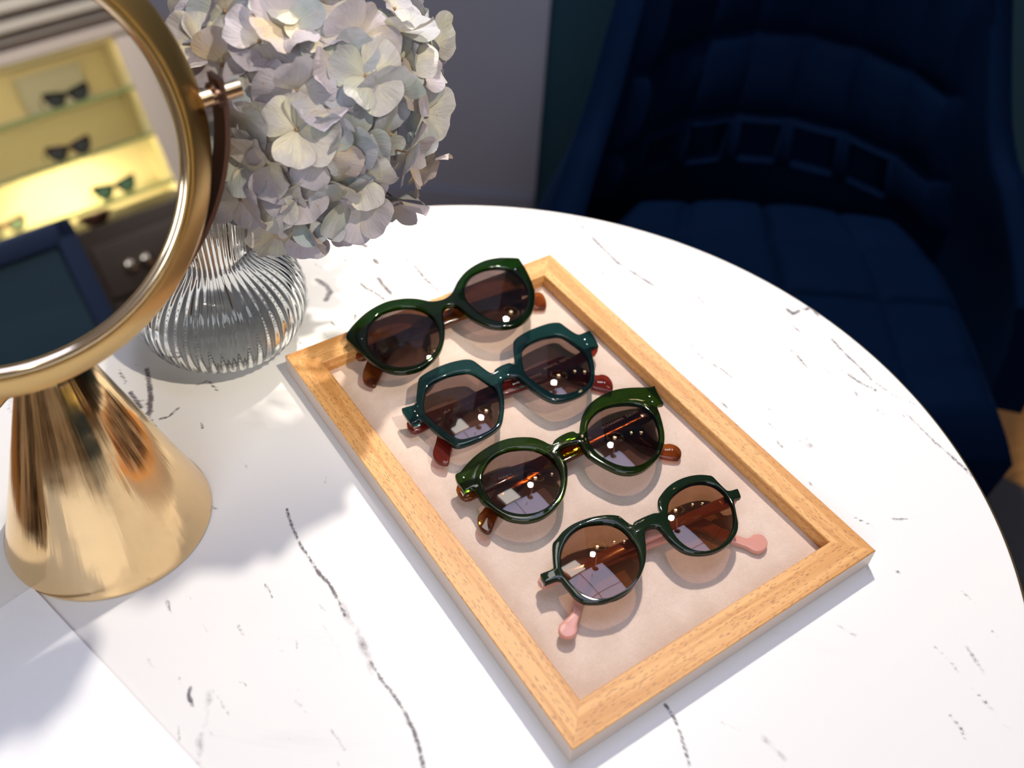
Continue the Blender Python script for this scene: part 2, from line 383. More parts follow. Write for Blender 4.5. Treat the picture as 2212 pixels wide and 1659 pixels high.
# rounded rim and underside
ex = []; cur = 1+(NR-1)*NA; vl = [tuple(v) for v in vs]
for r_, z_ in [(TR-0.0005, -0.0003), (TR, -0.0014), (TR, -0.018), (TR-0.002, -0.020), (0.0001, -0.020)]:
    nb = len(vl); vl += [(r_*math.cos(a), r_*math.sin(a), z_) for a in ang]
    fs += [(cur+i, nb+i, nb+(i+1) % NA, cur+(i+1) % NA) for i in range(NA)]; cur = nb
me = mesh(vl, fs, 0)
for p in me.polygons: p.use_smooth = False
at = me.attributes.new('vein', 'FLOAT', 'POINT'); at.data.foreach_set('value', np.concatenate([dens, np.zeros(len(vl)-len(dens))]).astype(np.float32))
at = me.attributes.new('smear', 'FLOAT', 'POINT'); at.data.foreach_set('value', np.concatenate([smear, np.zeros(len(vl)-len(dens))]).astype(np.float32))
t = NT('white_marble')
_o = t.obj(); _a = t.n('ShaderNodeAttribute', attribute_name='vein').outputs['Fac']
_n1 = t.noise(_o, 420, 5, 0.7); _n2 = t.noise(_o, 120, 4, 0.6)
_m = t.math('ADD', _a, t.math('MULTIPLY', t.math('SUBTRACT', _n1, 0.5), 1.3)); _m = t.math('ADD', _m, t.math('MULTIPLY', t.math('SUBTRACT', _n2, 0.5), 1.5))
_f = t.math('MULTIPLY', t.ss(_m, 0.30, 0.95), t.math('MULTIPLY', _a, 1.55, True), True)
_an = math.atan2(dirv.y, dirv.x)
_c1 = t.noise(t.mapping(_o, (6, 26, 1), (0, 0, -_an)), 1.4, 5, 0.62, 0.4)      # faint cloudy streaks
_cl = t.math('MULTIPLY', t.ss(_c1, 0.60, 0.80), 0.22)
_base = t.mix(_cl, (0.78, 0.775, 0.765, 1), (0.52, 0.50, 0.50, 1))
_sm = t.n('ShaderNodeAttribute', attribute_name='smear').outputs['Fac']
_sf = t.math('MULTIPLY', t.ss(t.math('ADD', _sm, t.math('MULTIPLY', t.math('SUBTRACT', _n2, 0.5), 1.2)), 0.35, 0.85), t.math('MULTIPLY', _sm, 0.95), True)
_base = t.mix(_sf, _base, (0.30, 0.28, 0.30, 1))
m_marble = t.end(t.pr(t.mix(_f, _base, (0.14, 0.13, 0.14, 1)), 0.36, Specular_IOR_Level=0.35))
link('tabletop', me, m_marble, tbl, (0, 0, T0))
link('edge_band', lathe([(TR+0.0002, -0.0016), (TR+0.0016, -0.0016), (TR+0.0016, -0.0185), (TR+0.0002, -0.0185), (TR+0.0002, -0.0016)], 256, False), m_brass, tbl, (0, 0, T0))
link('pedestal', lathe([(0.09, 0.70), (0.09, 0.7195), (0.035, 0.7195-0.02), (0.03, 0.66), (0.03, 0.06), (0.045, 0.03)][1:], 48), m_black, tbl)
link('base', lathe([(0.22, 0.0075), (0.22, 0.018), (0.06, 0.028), (0.045, 0.04), (0.001, 0.04)], 72), m_black, tbl)

# ================================================================ PAPER
pa, pb = G(71, 1268), G(432, 1659); pe = (pb-pa).normalized(); pn = Vector((pe.y, -pe.x, 0))
if pn.dot(G(0, 1500)-pa) < 0: pn = -pn
bm = bmesh.new()
for k, (z, s) in enumerate([(0.0003, 0), (0.0009, 0.0004)]):
    q = [pa, pa+pe*0.297, pa+pe*0.297+pn*0.21, pa+pn*0.21]
    c = sum(q, Vector())/4; vv = [Vector((p.x-c.x, p.y-c.y, 0))*(1-0.0)+pn*s+pe*s*1.3 for p in q]
    bv = [bm.verts.new(v+Vector((0, 0, z))) for v in vv]; tv = [bm.verts.new(v+Vector((0, 0, z+0.0004))) for v in vv]
    bm.faces.new(bv[::-1]); bm.faces.new(tv)
    for i in range(4): bm.faces.new((bv[i], bv[(i+1) % 4], tv[(i+1) % 4], tv[i]))
t = NT('white_paper'); m_paper = t.end(t.pr(t.mix(t.noise(t.obj(), 300, 2), (0.88, 0.89, 0.91, 1), (0.90, 0.91, 0.93, 1)), 0.7))
tag(link('paper_sheet', bm_mesh(bm, 0), m_paper, None, (c.x, c.y, T0)), 'blank white paper sheets lying flat on the marble in front of the gold mirror', 'paper')

# ================================================================ TRAY
TX, TY, TH, TW, TL, THt, TB, TD = 0.03168, 0.40220, 0.64776, 0.21755, 0.32070, 0.01422, 0.01857, 0.01034
tray = empty('display_tray', (TX, TY, T0+0.0002), 'rectangular beech wood tray lined with pale pink felt, holding the sunglasses', 'tray', rz=TH)
ZF = THt-TD                                   # felt surface above the table
t = NT('beech_wood')
_u = t.uv()
_b1 = t.ss(t.noise(t.mapping(_u, (5, 150, 1)), 1, 3, 0.5, 0.6), 0.40, 0.60)
_b2 = t.noise(t.mapping(_u, (30, 900, 1)), 1, 4, 0.6)
_sp = t.n('ShaderNodeTexVoronoi', {'Vector': t.mapping(_u, (190, 1150, 1)), 'Scale': 1.0, 'Randomness': 1.0})
_pr = t.math('MULTIPLY', t.ss(_sp.outputs[0], 0.36, 0.16), t.ss(t.noise(t.mapping(_u, (60, 300, 1)), 1, 2), 0.30, 0.45))
_c = t.mix(_b1, (0.57, 0.265, 0.072, 1), (0.72, 0.39, 0.14, 1)); _c = t.mix(t.ss(_b2, 0.35, 0.8, 0, 0.35), _c, (0.50, 0.22, 0.06, 1))
_c = t.mix(t.math('MULTIPLY', _pr, 0.75), _c, (0.24, 0.09, 0.03, 1))
m_beech = t.end(t.pr(_c, 0.5, Normal=t.bump(_b2, 0.15, 0.0003)))
t = NT('pink_felt')
_n1 = t.noise(t.obj(), 900, 4, 0.7); _n2 = t.noise(t.mapping(t.obj(), (1, 1, 1)), 55, 4, 0.6)
_c = t.mix(t.ss(_n2, 0.3, 0.7), (0.60, 0.465, 0.38, 1), (0.67, 0.535, 0.45, 1)); _c = t.mix(t.ss(_n1, 0.35, 0.7, 0, 0.25), _c, (0.48, 0.32, 0.25, 1))
m_felt = t.end(t.pr(_c, 0.95, Sheen_Weight=0.25, Normal=t.bump(_n1, 0.5, 0.0006)))
t = NT('pale_side_veneer'); _b3 = t.noise(t.mapping(t.uv(), (6, 500, 1)), 1, 4, 0.6)
m_side = t.end(t.pr(t.mix(_b3, (0.62, 0.50, 0.44, 1), (0.70, 0.59, 0.53, 1)), 0.4))
def rail(cx, cy, rz, L, off):
    bm = bmesh.new(); uvl = bm.loops.layers.uv.new('UVMap')
    b = TB; bv = 0.0005
    prof = [(0, 0), (0, THt-bv), (bv, THt), (b-bv, THt), (b, THt-bv), (b, ZF-0.002), (b, 0)]    # outer side at 0
    ringL = []; ringR = []
    for y, z in prof:
        ringL.append(bm.verts.new((-L/2+y, y, z))); ringR.append(bm.verts.new((L/2-y, y, z)))
    n = len(prof); per = 0; acc = []
    for i in range(n): acc.append(per); j = (i+1) % n; per += math.hypot(prof[j][0]-prof[i][0], prof[j][1]-prof[i][1])
    for i in range(n):
        j = (i+1) % n; f = bm.faces.new((ringL[i], ringR[i], ringR[j], ringL[j]))
        vv = [acc[i], acc[i], acc[i]+math.hypot(prof[j][0]-prof[i][0], prof[j][1]-prof[i][1])]; vv.append(vv[2])
        for lp, v in zip(f.loops, vv): lp[uvl].uv = (lp.vert.co.x+off, v+off*0.37)
    for rg in (ringL, ringR[::-1]):
        f = bm.faces.new(rg)
        for lp in f.loops: lp[uvl].uv = (lp.vert.co.x+off, lp.vert.co.y+off)
    me = bm_mesh(bm, 0)
    o = link('rail', me, m_beech, tray, (cx, cy, 0)); o.rotation_euler = (0, 0, rz)
    me.materials.append(m_side)
    for p in me.polygons:
        if p.normal.y < -0.9: p.material_index = 1      # outer side
    return o
rail(0, -TL/2, 0, TW, 0.0); rail(0, TL/2, math.pi, TW, 1.3); rail(TW/2, 0, math.pi/2, TL, 2.7); rail(-TW/2, 0, -math.pi/2, TL, 4.1)
link('felt_lining', boxm((0, 0, ZF-0.001), (TW-2*TB-0.0002, TL-2*TB-0.0002, 0.002)), m_felt, tray)
link('bottom_panel', boxm((0, 0, ZF/2-0.001), (TW-2*TB-0.0002, TL-2*TB-0.0002, ZF-0.0022)), m_beech, tray)

# ================================================================ SUNGLASSES
m_lens = lens_mat('brown_lens', (0.56, 0.48, 0.455)); m_lens4 = lens_mat('amber_brown_lens', (0.60, 0.455, 0.345))
m_lens1 = lens_mat('dark_brown_lens', (0.47, 0.39, 0.36))
m_fr1 = acetate('deep_green_acetate', (0.13, 0.29, 0.04), (0.0015, 0.006, 0.0006), 0.48)
m_fr2 = acetate('teal_acetate', (0.17, 0.38, 0.38), (0.003, 0.017, 0.019), 0.42)
m_fr3 = acetate('bottle_green_acetate', (0.22, 0.37, 0.07), (0.005, 0.012, 0.0012), 0.40)
m_fr4 = acetate('opaque_forest_green_acetate', (0.03, 0.08, 0.04), (0.007, 0.016, 0.007), 0.93)
m_tp1 = acetate('amber_brown_acetate', (0.72, 0.38, 0.14), (0.30, 0.10, 0.02), 0.25, noisecol=(0.06, 0.02, 0.008))
m_tp2 = acetate('dark_red_acetate', (0.62, 0.20, 0.13), (0.16, 0.02, 0.014), 0.35)
m_tp3 = acetate('cognac_acetate', (0.72, 0.36, 0.12), (0.26, 0.08, 0.015), 0.25, noisecol=(0.07, 0.02, 0.006))
t = NT('milky_pink_acetate'); m_tp4 = t.end(t.pr((0.60, 0.29, 0.235, 1), 0.10, Subsurface_Weight=0.3, Subsurface_Radius=(0.003, 0.0015, 0.001), Subsurface_Scale=1.0))
m_print = simple('white_print', (0.75, 0.72, 0.70), 0.6); m_printg = simple('pale_grey_print', (0.80, 0.72, 0.66), 0.6)
m_stud = simple('steel_stud', (0.75, 0.75, 0.72), 0.15, 1.0)

def sunglasses(label, off, sc, outer, lensL, lensR, tA, tB, hA, hB, mats, texts, studs, pads=None, drop=0.0045, zc=0.0178):
    """outlines are read off the photograph and laid on the tilted, curved front of the frame"""
    mf, ml, mt = mats
    px = lambda p: (off[0]+p[0]/sc, off[1]+p[1]/sc)
    def U(p, zf):
        z = zf(0, 0) if callable(zf) else zf
        P = G(*px(p), z)
        return P
    zt0 = ZF+zc
    # local frame along the width
    PO = [G(*px(p), zt0) for p in outer]
    c = (G(*px(lensL[0]), zt0)*0)
    cl = sum((G(*px(p), zt0) for p in lensL), Vector())/len(lensL); crr = sum((G(*px(p), zt0) for p in lensR), Vector())/len(lensR)
    mid = (cl+crr)/2; ex = (crr-cl); ex.z = 0; ex.normalize(); ey = Vector((-ex.y, ex.x, 0))
    hw = max(abs((p-mid).dot(ex)) for p in PO)
    root = empty('sunglasses', (mid.x, mid.y, T0+ZF), label, 'sunglasses', 'sunglasses laid out on the felt tray', rz=math.atan2(ex.y, ex.x))
    def loc(P): d = P-mid; return (d.dot(ex), d.dot(ey))
    def zf(x, y): return zc - drop*(x/hw)**2 + 0.0*y      # top surface above the felt
    def project(pts, zfun, n=4):
        out = []
        for p in pts:
            z = zc
            for _ in range(n):
                P = G(*px(p), ZF+z); x, y = loc(P); z = zfun(x, y)
            out.append((x, y))
        return out
    TK = 0.0042
    ol = cr(project(outer, zf), 4); ll = cr(project(lensL, zf), 5); lr = cr(project(lensR, zf), 5)
    link('front_frame', plate([ol, ll, lr], TK, 0.0011, zf, 3, 50), mf, root)
    for L in (ll, lr):
        L = [np.array(p) for p in L]; ctr = sum(L)/len(L); n = len(L)
        Rs = 0.125
        grow = [ctr+(p-ctr)*(1+0.0005/np.linalg.norm(p-ctr)) for p in L]
        rm2 = max(np.dot(p-ctr, p-ctr) for p in grow)
        sl = -0.6*drop*ctr[0]/hw**2                            # slope of the front under the lens
        zc0 = zf(*ctr)-0.0012
        def zl(p):
            d = p-ctr; return zc0 + sl*d[0] + 0.9*(rm2*0.75-np.dot(d, d))/(2*Rs)
        vs = []; fs = []; K = 14
        for side, dz in ((0, 0), (1, -0.0017)):
            vs.append((*ctr, zl(ctr)+dz))
            for k in range(1, K+1):
                for p in grow:
                    q = ctr+(p-ctr)*(k/K); vs.append((*q, zl(q)+dz))
        m = 1+K*n
        for side in (0, 1):
            b = side*m
            for i in range(n):
                tri = (b, b+1+i, b+1+(i+1) % n); fs.append(tri if not side else tri[::-1])
            for k in range(K-1):
                for i in range(n):
                    qd = (b+1+k*n+i, b+1+(k+1)*n+i, b+1+(k+1)*n+(i+1) % n, b+1+k*n+(i+1) % n); fs.append(qd if not side else qd[::-1])
        e = 1+(K-1)*n
        for i in range(n): fs.append((e+i, m+e+i, m+e+(i+1) % n, e+(i+1) % n))
        link('lens', mesh(vs, fs, 40), ml, root)
    tops = []
    for (up, lo), (z0, z1), sgn in ((tA, hA, 1), (tB, hB, -1)):
        # height runs from the hinge end (z0) down to the tip (z1)
        def zt(x, y, z0=z0, z1=z1, sgn=sgn):
            s = (x*sgn/hw+1)/2; s = min(max(s, 0), 1.1); return z0+(z1-z0)*s
        Lp = project(up, zt)+project(lo, zt)[::-1]
        L2 = cr(Lp, 4)
        tm = link('temple', plate([L2], 0.0034, 0.0010, zt, 3, 50), mt, root); tops.append((tm, zt))
    for which, s, p0, p1, size, mat in texts:
        tm, zt = tops[which]
        a, b = [Vector((*q, 0)) for q in project([p0, p1], zt)]
        me = text_mesh(s, 1.0); wx = max(v.co.x for v in me.vertices)-min(v.co.x for v in me.vertices)
        d = b-a; k = d.length/wx; an = math.atan2(d.y, d.x)
        for v in me.vertices:
            x, y = v.co.x*k, v.co.y*size
            X = a.x+x*math.cos(an)-y*math.sin(an); Y = a.y+x*math.sin(an)+y*math.cos(an)
            v.co = (X, Y, zt(X, Y)+0.00014+v.co.z*0.5)
        o = link('printed_text', me, mat, tm)
    for p in studs:
        x, y = project([p], zf)[0]
        me = lathe([(0.0007, -0.0006), (0.0007, 0.0001), (0.0004, 0.0003), (0.0001, 0.0003)], 16)
        link('rivet', me, m_stud, root, (x, y, zf(x, y)))
    for p in (pads or []):
        tm, zt = tops[1]; x, y = project([p], zt)[0]; q = 0.0013
        pm = plate([[(x-q, y-q*1.2), (x+q, y-q*1.2), (x+q, y+q*1.2), (x-q, y+q*1.2)]], 0.0006, 0.0002, lambda a, b: zt(a, b)+0.0004)
        link('hinge_pad', pm, simple('orange_enamel', (0.75, 0.16, 0.06), 0.3), tm)
    # hinges under the two ends
    for k, (sgn, z) in enumerate(((-1, hA[0]), (1, hB[0]))):
        up, lo = (tA, tB)[k]
        q = project([up[0], lo[0]], zf); x = (q[0][0]+q[1][0])/2 - sgn*0.004; y = (q[0][1]+q[1][1])/2+0.002
        zb = zf(x, y)-TK
        link('hinge', boxm((x, y, (zb+z)/2-0.0006), (0.005, 0.0035, max(zb-z+0.002, 0.002)), 0, 0.0004), m_stud, root)
    return root

HA, HB = (0.0085, 0.0040), (0.0122, 0.0075)
S1 = 4.254
sunglasses('dark green cat-eye sunglasses with amber temples, at the far end of the tray', (720, 530), S1,
 [(115,825),(130,790),(190,715),(290,620),(400,550),(510,505),(640,483),(740,482),(830,495),(890,507),(960,502),(1030,480),(1080,440),(1110,390),(1145,320),(1210,240),(1300,175),(1400,130),(1520,108),(1620,107),(1695,111),(1712,120),(1735,155),(1770,210),(1810,290),(1840,370),(1855,450),(1850,530),(1830,600),(1790,660),(1720,710),(1640,738),(1540,748),(1440,738),(1350,705),(1270,660),(1200,600),(1150,560),(1100,540),(1050,548),(1015,580),(1010,640),(1022,720),(1025,800),(1015,880),(980,970),(910,1050),(820,1115),(720,1150),(620,1162),(520,1150),(430,1115),(350,1060),(280,1000),(210,940),(150,880),(122,848)],
 [(315,830),(330,740),(390,655),(480,595),(590,563),(700,558),(800,575),(880,625),(940,700),(970,790),(970,880),(930,970),(860,1040),(770,1085),(670,1108),(570,1108),(480,1080),(400,1030),(345,960),(318,890)],
 [(1205,410),(1225,330),(1280,260),(1370,215),(1470,195),(1570,200),(1650,235),(1720,300),(1770,380),(1785,460),(1775,550),(1740,620),(1680,665),(1600,690),(1520,690),(1430,665),(1350,620),(1280,560),(1225,490)],
 ([(230,965),(600,800),(1010,610),(1180,530),(1400,440),(1550,410),(1700,420),(1850,427),(1900,427),(1935,455),(1955,500)],
  [(270,1040),(600,900),(1020,710),(1200,640),(1450,530),(1600,530),(1845,568),(1900,572),(1945,570),(1960,548)]),
 ([(1790,380),(1400,480),(900,640),(500,830),(350,980),(285,1120),(268,1190),(275,1240),(310,1270)],
  [(1820,450),(1400,590),(900,760),(620,900),(520,1020),(460,1140),(410,1240),(390,1280),(365,1288)]),
 (0.0150, 0.0042), (0.0160, 0.0075), (m_fr1, m_lens1, m_tp1),
 [(0, 'MOJAVE', (1050,635), (1190,568), 0.0016, m_print)],
 [(262, 858), (1672, 218)], drop=0.0028, zc=0.0218)
sunglasses('teal hexagonal sunglasses with dark red temples, second pair from the far end', (840, 670), S1,
 [(118,905),(140,888),(243,856),(250,800),(262,690),(270,640),(290,605),(360,560),(450,515),(560,475),(670,450),(740,447),(790,465),(850,510),(910,555),(945,572),(963,566),(975,540),(1030,505),(1100,480),(1130,485),(1145,492),(1155,480),(1148,400),(1142,320),(1150,275),(1200,230),(1290,180),(1390,140),(1480,113),(1550,108),(1590,120),(1650,165),(1720,210),(1760,215),(1830,185),(1846,183),(1870,210),(1900,260),(1925,315),(1920,332),(1866,352),(1875,420),(1890,500),(1895,590),(1890,650),(1860,700),(1790,755),(1700,795),(1620,820),(1560,830),(1500,825),(1430,795),(1350,745),(1280,690),(1210,630),(1170,605),(1110,600),(1070,615),(1048,650),(1050,720),(1060,800),(1062,880),(1055,960),(1040,1030),(1000,1080),(930,1130),(830,1180),(730,1220),(650,1243),(600,1238),(550,1205),(480,1150),(400,1085),(340,1030),(300,1010),(270,1015),(225,1040),(205,1042),(190,1020),(150,960)],
 [(325,870),(330,800),(345,730),(380,675),(450,630),(560,585),(660,562),(740,558),(800,585),(880,640),(950,690),(985,730),(1005,790),(1015,870),(1010,960),(985,1040),(930,1090),(840,1135),(740,1165),(670,1178),(620,1165),(540,1120),(450,1050),(380,985),(335,930)],
 [(1225,400),(1235,345),(1290,295),(1380,255),(1480,230),(1550,222),(1610,240),(1690,295),(1760,350),(1810,410),(1840,490),(1850,570),(1845,640),(1810,690),(1730,730),(1640,760),(1570,768),(1510,760),(1430,715),(1340,650),(1270,590),(1240,530),(1228,460)],
 ([(180,1000),(500,880),(1100,622),(1550,430),(1650,440),(1800,540),(1900,590),(1960,585),(2015,605),(2050,650),(2062,700)],
  [(240,1118),(520,985),(1100,735),(1480,570),(1560,570),(1680,640),(1850,700),(1950,725),(2040,745),(2056,728)]),
 ([(1850,330),(1500,520),(900,700),(620,860),(480,1030),(430,1210),(405,1290),(412,1350),(460,1395)],
  [(1895,400),(1500,620),(950,810),(740,910),(650,1020),(595,1200),(565,1330),(552,1395),(530,1410)]),
 HA, HB, (m_fr2, m_lens, m_tp2),
 [(0, 'ANNE ET VALENTIN', (505,955), (1130,690), 0.0026, m_printg), (0, 'SHERYL  22D17', (1430,550), (1675,436), 0.0026, m_printg), (1, 'MADE IN FRANCE', (1142,690), (1400,590), 0.0019, m_print), (0, 'CAT 3', (1915,665), (1985,672), 0.0016, m_print)],
 [(238, 928), (262, 968), (1800, 268), (1822, 312)])
S3 = 4.096
sunglasses('bottle green round sunglasses with cognac temples, third pair from the far end', (960, 810), S3,
 [(95,885),(110,865),(140,850),(190,790),(270,710),(360,645),(460,590),(570,555),(680,543),(790,548),(870,575),(930,605),(953,606),(975,570),(1040,525),(1110,497),(1150,495),(1170,508),(1193,502),(1200,440),(1215,370),(1240,310),(1290,245),(1370,185),(1460,140),(1560,115),(1660,105),(1760,103),(1820,102),(1850,92),(1865,95),(1890,150),(1925,215),(1940,238),(1935,250),(1886,266),(1910,340),(1935,430),(1950,520),(1945,610),(1910,700),(1850,770),(1770,830),(1690,860),(1610,865),(1530,850),(1440,810),(1350,760),(1270,705),(1225,650),(1195,595),(1150,595),(1090,610),(1040,640),(1030,670),(1055,710),(1085,790),(1092,880),(1085,970),(1060,1060),(1010,1140),(930,1215),(840,1265),(740,1288),(650,1285),(560,1265),(470,1215),(400,1165),(330,1110),(290,1050),(260,1010),(225,1005),(192,1030),(175,1025),(150,985),(115,940)],
 [(335,930),(345,850),(390,765),(460,700),(560,655),(670,640),(780,645),(880,680),(960,740),(1010,820),(1030,910),(1020,1010),(980,1090),(910,1160),(820,1205),(720,1222),(620,1215),(520,1180),(430,1110),(370,1030)],
 [(1268,460),(1290,390),(1350,320),(1440,270),(1540,250),(1640,245),(1730,260),(1800,310),(1860,380),(1890,460),(1900,540),(1890,620),(1850,700),(1790,760),(1710,795),(1620,803),(1530,785),(1440,745),(1360,690),(1300,620),(1270,540)],
 ([(110,975),(350,880),(700,770),(1040,650),(1300,500),(1600,370),(1720,420),(1850,560),(1940,603),(2000,603),(2060,625),(2095,665)],
  [(190,1100),(400,1010),(750,880),(1080,750),(1300,640),(1500,540),(1600,560),(1750,670),(1900,715),(2000,735),(2070,738),(2096,715)]),
 ([(1800,270),(1300,480),(1000,640),(700,790),(500,960),(400,1100),(340,1190),(300,1240),(293,1300),(320,1355)],
  [(1870,370),(1500,560),(1300,650),(1000,800),(800,900),(650,1020),(560,1130),(480,1230),(440,1320),(415,1375),(380,1390)]),
 HA, HB, (m_fr3, m_lens, m_tp3),
 [(0, 'ANNE ET VALENTIN', (480,930), (785,842), 0.0026, m_printg), (1, 'SCHAMMA  22D01', (1400,480), (1710,330), 0.0026, m_printg), (1, 'MADE IN FRANCE', (1122,628), (1300,560), 0.0018, m_print), (0, 'CAT 3', (1950,668), (2020,668), 0.0016, m_print)],
 [(1815, 188), (1840, 235), (170, 905)])
sunglasses('opaque forest green round sunglasses with milky pink temples, nearest pair on the tray', (1140, 1000), S3,
 [(112,985),(135,965),(215,935),(228,920),(222,840),(218,740),(225,700),(260,660),(310,600),(390,540),(480,500),(580,470),(700,453),(790,458),(830,475),(880,515),(920,540),(935,535),(945,515),(1020,475),(1110,440),(1150,435),(1170,425),(1155,370),(1155,320),(1180,275),(1240,205),(1320,150),(1420,112),(1520,98),(1600,103),(1640,115),(1690,165),(1750,225),(1785,240),(1853,223),(1870,240),(1888,288),(1880,300),(1830,318),(1835,360),(1850,440),(1865,530),(1860,590),(1830,650),(1780,710),(1700,760),(1610,790),(1500,798),(1400,780),(1320,735),(1250,670),(1190,600),(1150,560),(1090,560),(1045,590),(1040,640),(1050,740),(1048,840),(1030,920),(990,1010),(930,1090),(850,1150),(760,1195),(670,1225),(570,1232),(490,1222),(420,1180),(370,1120),(320,1060),(290,1025),(240,1030),(162,1058),(148,1052)],
 [(295,850),(305,770),(345,680),(410,600),(500,545),(610,525),(720,525),(820,565),(900,640),(960,730),(990,830),(990,930),(950,1030),(880,1110),(790,1165),(690,1190),(590,1190),(500,1155),(410,1085),(340,1000),(305,920)],
 [(1243,410),(1265,320),(1330,245),(1430,185),(1540,165),(1640,185),(1720,240),(1780,320),(1815,410),(1822,510),(1800,600),(1750,680),(1680,740),(1590,770),(1490,765),(1400,725),(1320,650),(1270,560),(1245,480)],
 ([(100,1012),(300,945),(700,800),(1045,660),(1190,600),(1400,500),(1550,480),(1700,560),(1830,625),(1940,660),(2000,630),(2050,622),(2100,650),(2125,700)],
  [(140,1095),(300,1035),(700,900),(1050,755),(1250,680),(1430,590),(1530,580),(1650,640),(1810,695),(1930,735),(1990,768),(2060,782),(2108,752)]),
 ([(1780,280),(1500,400),(1000,620),(600,800),(480,930),(430,1050),(405,1190),(395,1310),(330,1380),(280,1430),(275,1490),(310,1530)],
  [(1840,350),(1500,490),(1000,720),(700,870),(590,970),(530,1090),(490,1220),(470,1330),(440,1420),(440,1480),(408,1528),(360,1541)]),
 HA, HB, (m_fr4, m_lens4, m_tp4),
 [(1, 'ADA', (1355,548), (1405,528), 0.0024, m_printg), (1, '20A4', (1475,500), (1535,476), 0.0024, m_printg)],
 [], pads=[(1715, 352)], drop=0.0035)

# ================================================================ VANITY MIRROR
CB = Vector((-0.22632, 0.33420))
van = empty('vanity_mirror', (CB.x, CB.y, T0), 'round gold vanity mirror on a polished cone foot, standing on the marble at the left', 'mirror')
def rel(P): return Vector(P)-Vector((CB.x, CB.y, T0))
link('cone_foot', lathe([(0.052, 0.0002), (0.0566, 0.0004), (0.0570, 0.0012), (0.0568, 0.0022), (0.0545, 0.007), (0.0390, 0.054), (0.0240, 0.100), (0.0170, 0.121), (0.0155, 0.1235), (0.012, 0.1245), (0.001, 0.1245)], 200), m_gold, van)
YR = MR+0.0060
yk = Vector((0, 0, 1)); bm = bmesh.new(); N_ = 90; pr = []
a0, a1 = R(5), R(-185)
for i in range(N_+1):
    a = a0+(a1-a0)*i/N_; e = MA*math.cos(a)+yk*math.sin(a); c = rel(MC)+e*YR
    side = MA.cross(yk)
    pr.append([bm.verts.new(c+e*u*0.0013+side*v*0.0055) for u, v in ((-1, -1), (1, -1), (1, 1), (-1, 1))])
for p, q in zip(pr, pr[1:]):
    for k in range(4): bm.faces.new((p[k], p[(k+1) % 4], q[(k+1) % 4], q[k]))
bm.faces.new(pr[0][::-1]); bm.faces.new(pr[-1])
yoke = link('yoke_arm', bm_mesh(bm), m_bronze, van)
for sg in (1, -1):
    c = rel(MC)
    link('pivot_screw', tube([c+MA*sg*(MR-0.004), c+MA*sg*(MR+0.0165)], 0.0042, 24), m_goldring, van)
    link('pivot_washer', tube([c+MA*sg*(MR+0.0025), c+MA*sg*(MR+0.0055)], 0.0066, 28), m_bronze, van)
# ring: built around +Z then turned to face the mirror's normal
Q = Matrix((MA, MB_, MN)).transposed().to_4x4(); Q.translation = rel(MC)
def facing(me): me.transform(Q @ Matrix.Diagonal((1.0316, 1.0316, 1, 1))); me.update(); return me
link('ring_frame', facing(lathe([(0.0855, 0.0010), (0.0868, 0.0030), (0.0885, 0.0032), (0.0895, 0.0018), (0.0908, 0.0016), (0.0995, -0.0035), (0.1010, -0.0050), (0.1013, -0.0070), (0.1013, -0.0150), (0.1003, -0.0165), (0.0850, -0.0165)], 256, False)), m_satin, van)
link('inner_bead', facing(lathe([(0.0838, 0.0004), (0.0842, 0.0026), (0.0850, 0.0034), (0.0860, 0.0036), (0.0870, 0.0034), (0.0876, 0.0026), (0.0876, 0.0010)], 256, False)), m_goldring, van)
link('back_plate', facing(lathe([(0.0001, -0.0185), (0.083, -0.0180), (0.0965, -0.0166), (0.0965, -0.0150), (0.0001, -0.0150)], 160, False)), m_satin, van)
link('mirror_glass', facing(lathe([(0.0001, -0.003), (0.0856, -0.003), (0.0856, 0.0), (0.0001, 0.0)], 160, False)), m_mirror, van)

# ================================================================ VASE
VC = G(493, 727)
t = NT('clear_ribbed_glass'); m_glass = t.end(t.n('ShaderNodeBsdfGlass', {'Color': (0.965, 0.975, 0.975, 1), 'Roughness': 0.0, 'IOR': 1.46}))
vase = empty('glass_vase', (VC.x, VC.y, T0), 'clear ribbed glass vase with a round belly and flared neck behind the tray corner', 'vase')
prof = [(0.0, 0.0008), (0.026, 0.0004), (0.032, 0.0012), (0.042, 0.006), (0.0505, 0.014), (0.0555, 0.025), (0.0572, 0.037), (0.0555, 0.048), (0.0500, 0.058), (0.0415, 0.066), (0.0320, 0.0715), (0.0270, 0.0755), (0.0256, 0.081), (0.0262, 0.090), (0.0282, 0.108), (0.0305, 0.126), (0.0335, 0.142)]
pp = cr(prof, 5, False); NV = 624; RB = 52
vs = []; fs = []
def ribbed(r, z, a, amp): return (r+amp*math.cos(RB*a))
outer_r = []; k0 = len(pp)
for r, z in pp:
    amp = 0.00060*min(1, max(0, (r-0.02)/0.006))*(1 if z > 0.003 else 0.2)
    for i in range(NV):
        a = 2*math.pi*i/NV; q = ribbed(max(r, 0.0002), z, a, amp); vs.append((q*math.cos(a), q*math.sin(a), z))
inn = [(max(r-0.0028, 0.0002), max(z, 0.0045)) for r, z in pp][::-1]
for r, z in inn:
    for i in range(NV):
        a = 2*math.pi*i/NV; vs.append((r*math.cos(a), r*math.sin(a), z))
nr = 2*k0
for j in range(nr-1):
    for i in range(NV): fs.append((j*NV+i, j*NV+(i+1) % NV, (j+1)*NV+(i+1) % NV, (j+1)*NV+i))
fs.append(tuple(range(NV))[::-1]); fs.append(tuple((nr-1)*NV+i for i in range(NV)))
link('vase_body', mesh(vs, fs, 60), m_glass, vase)

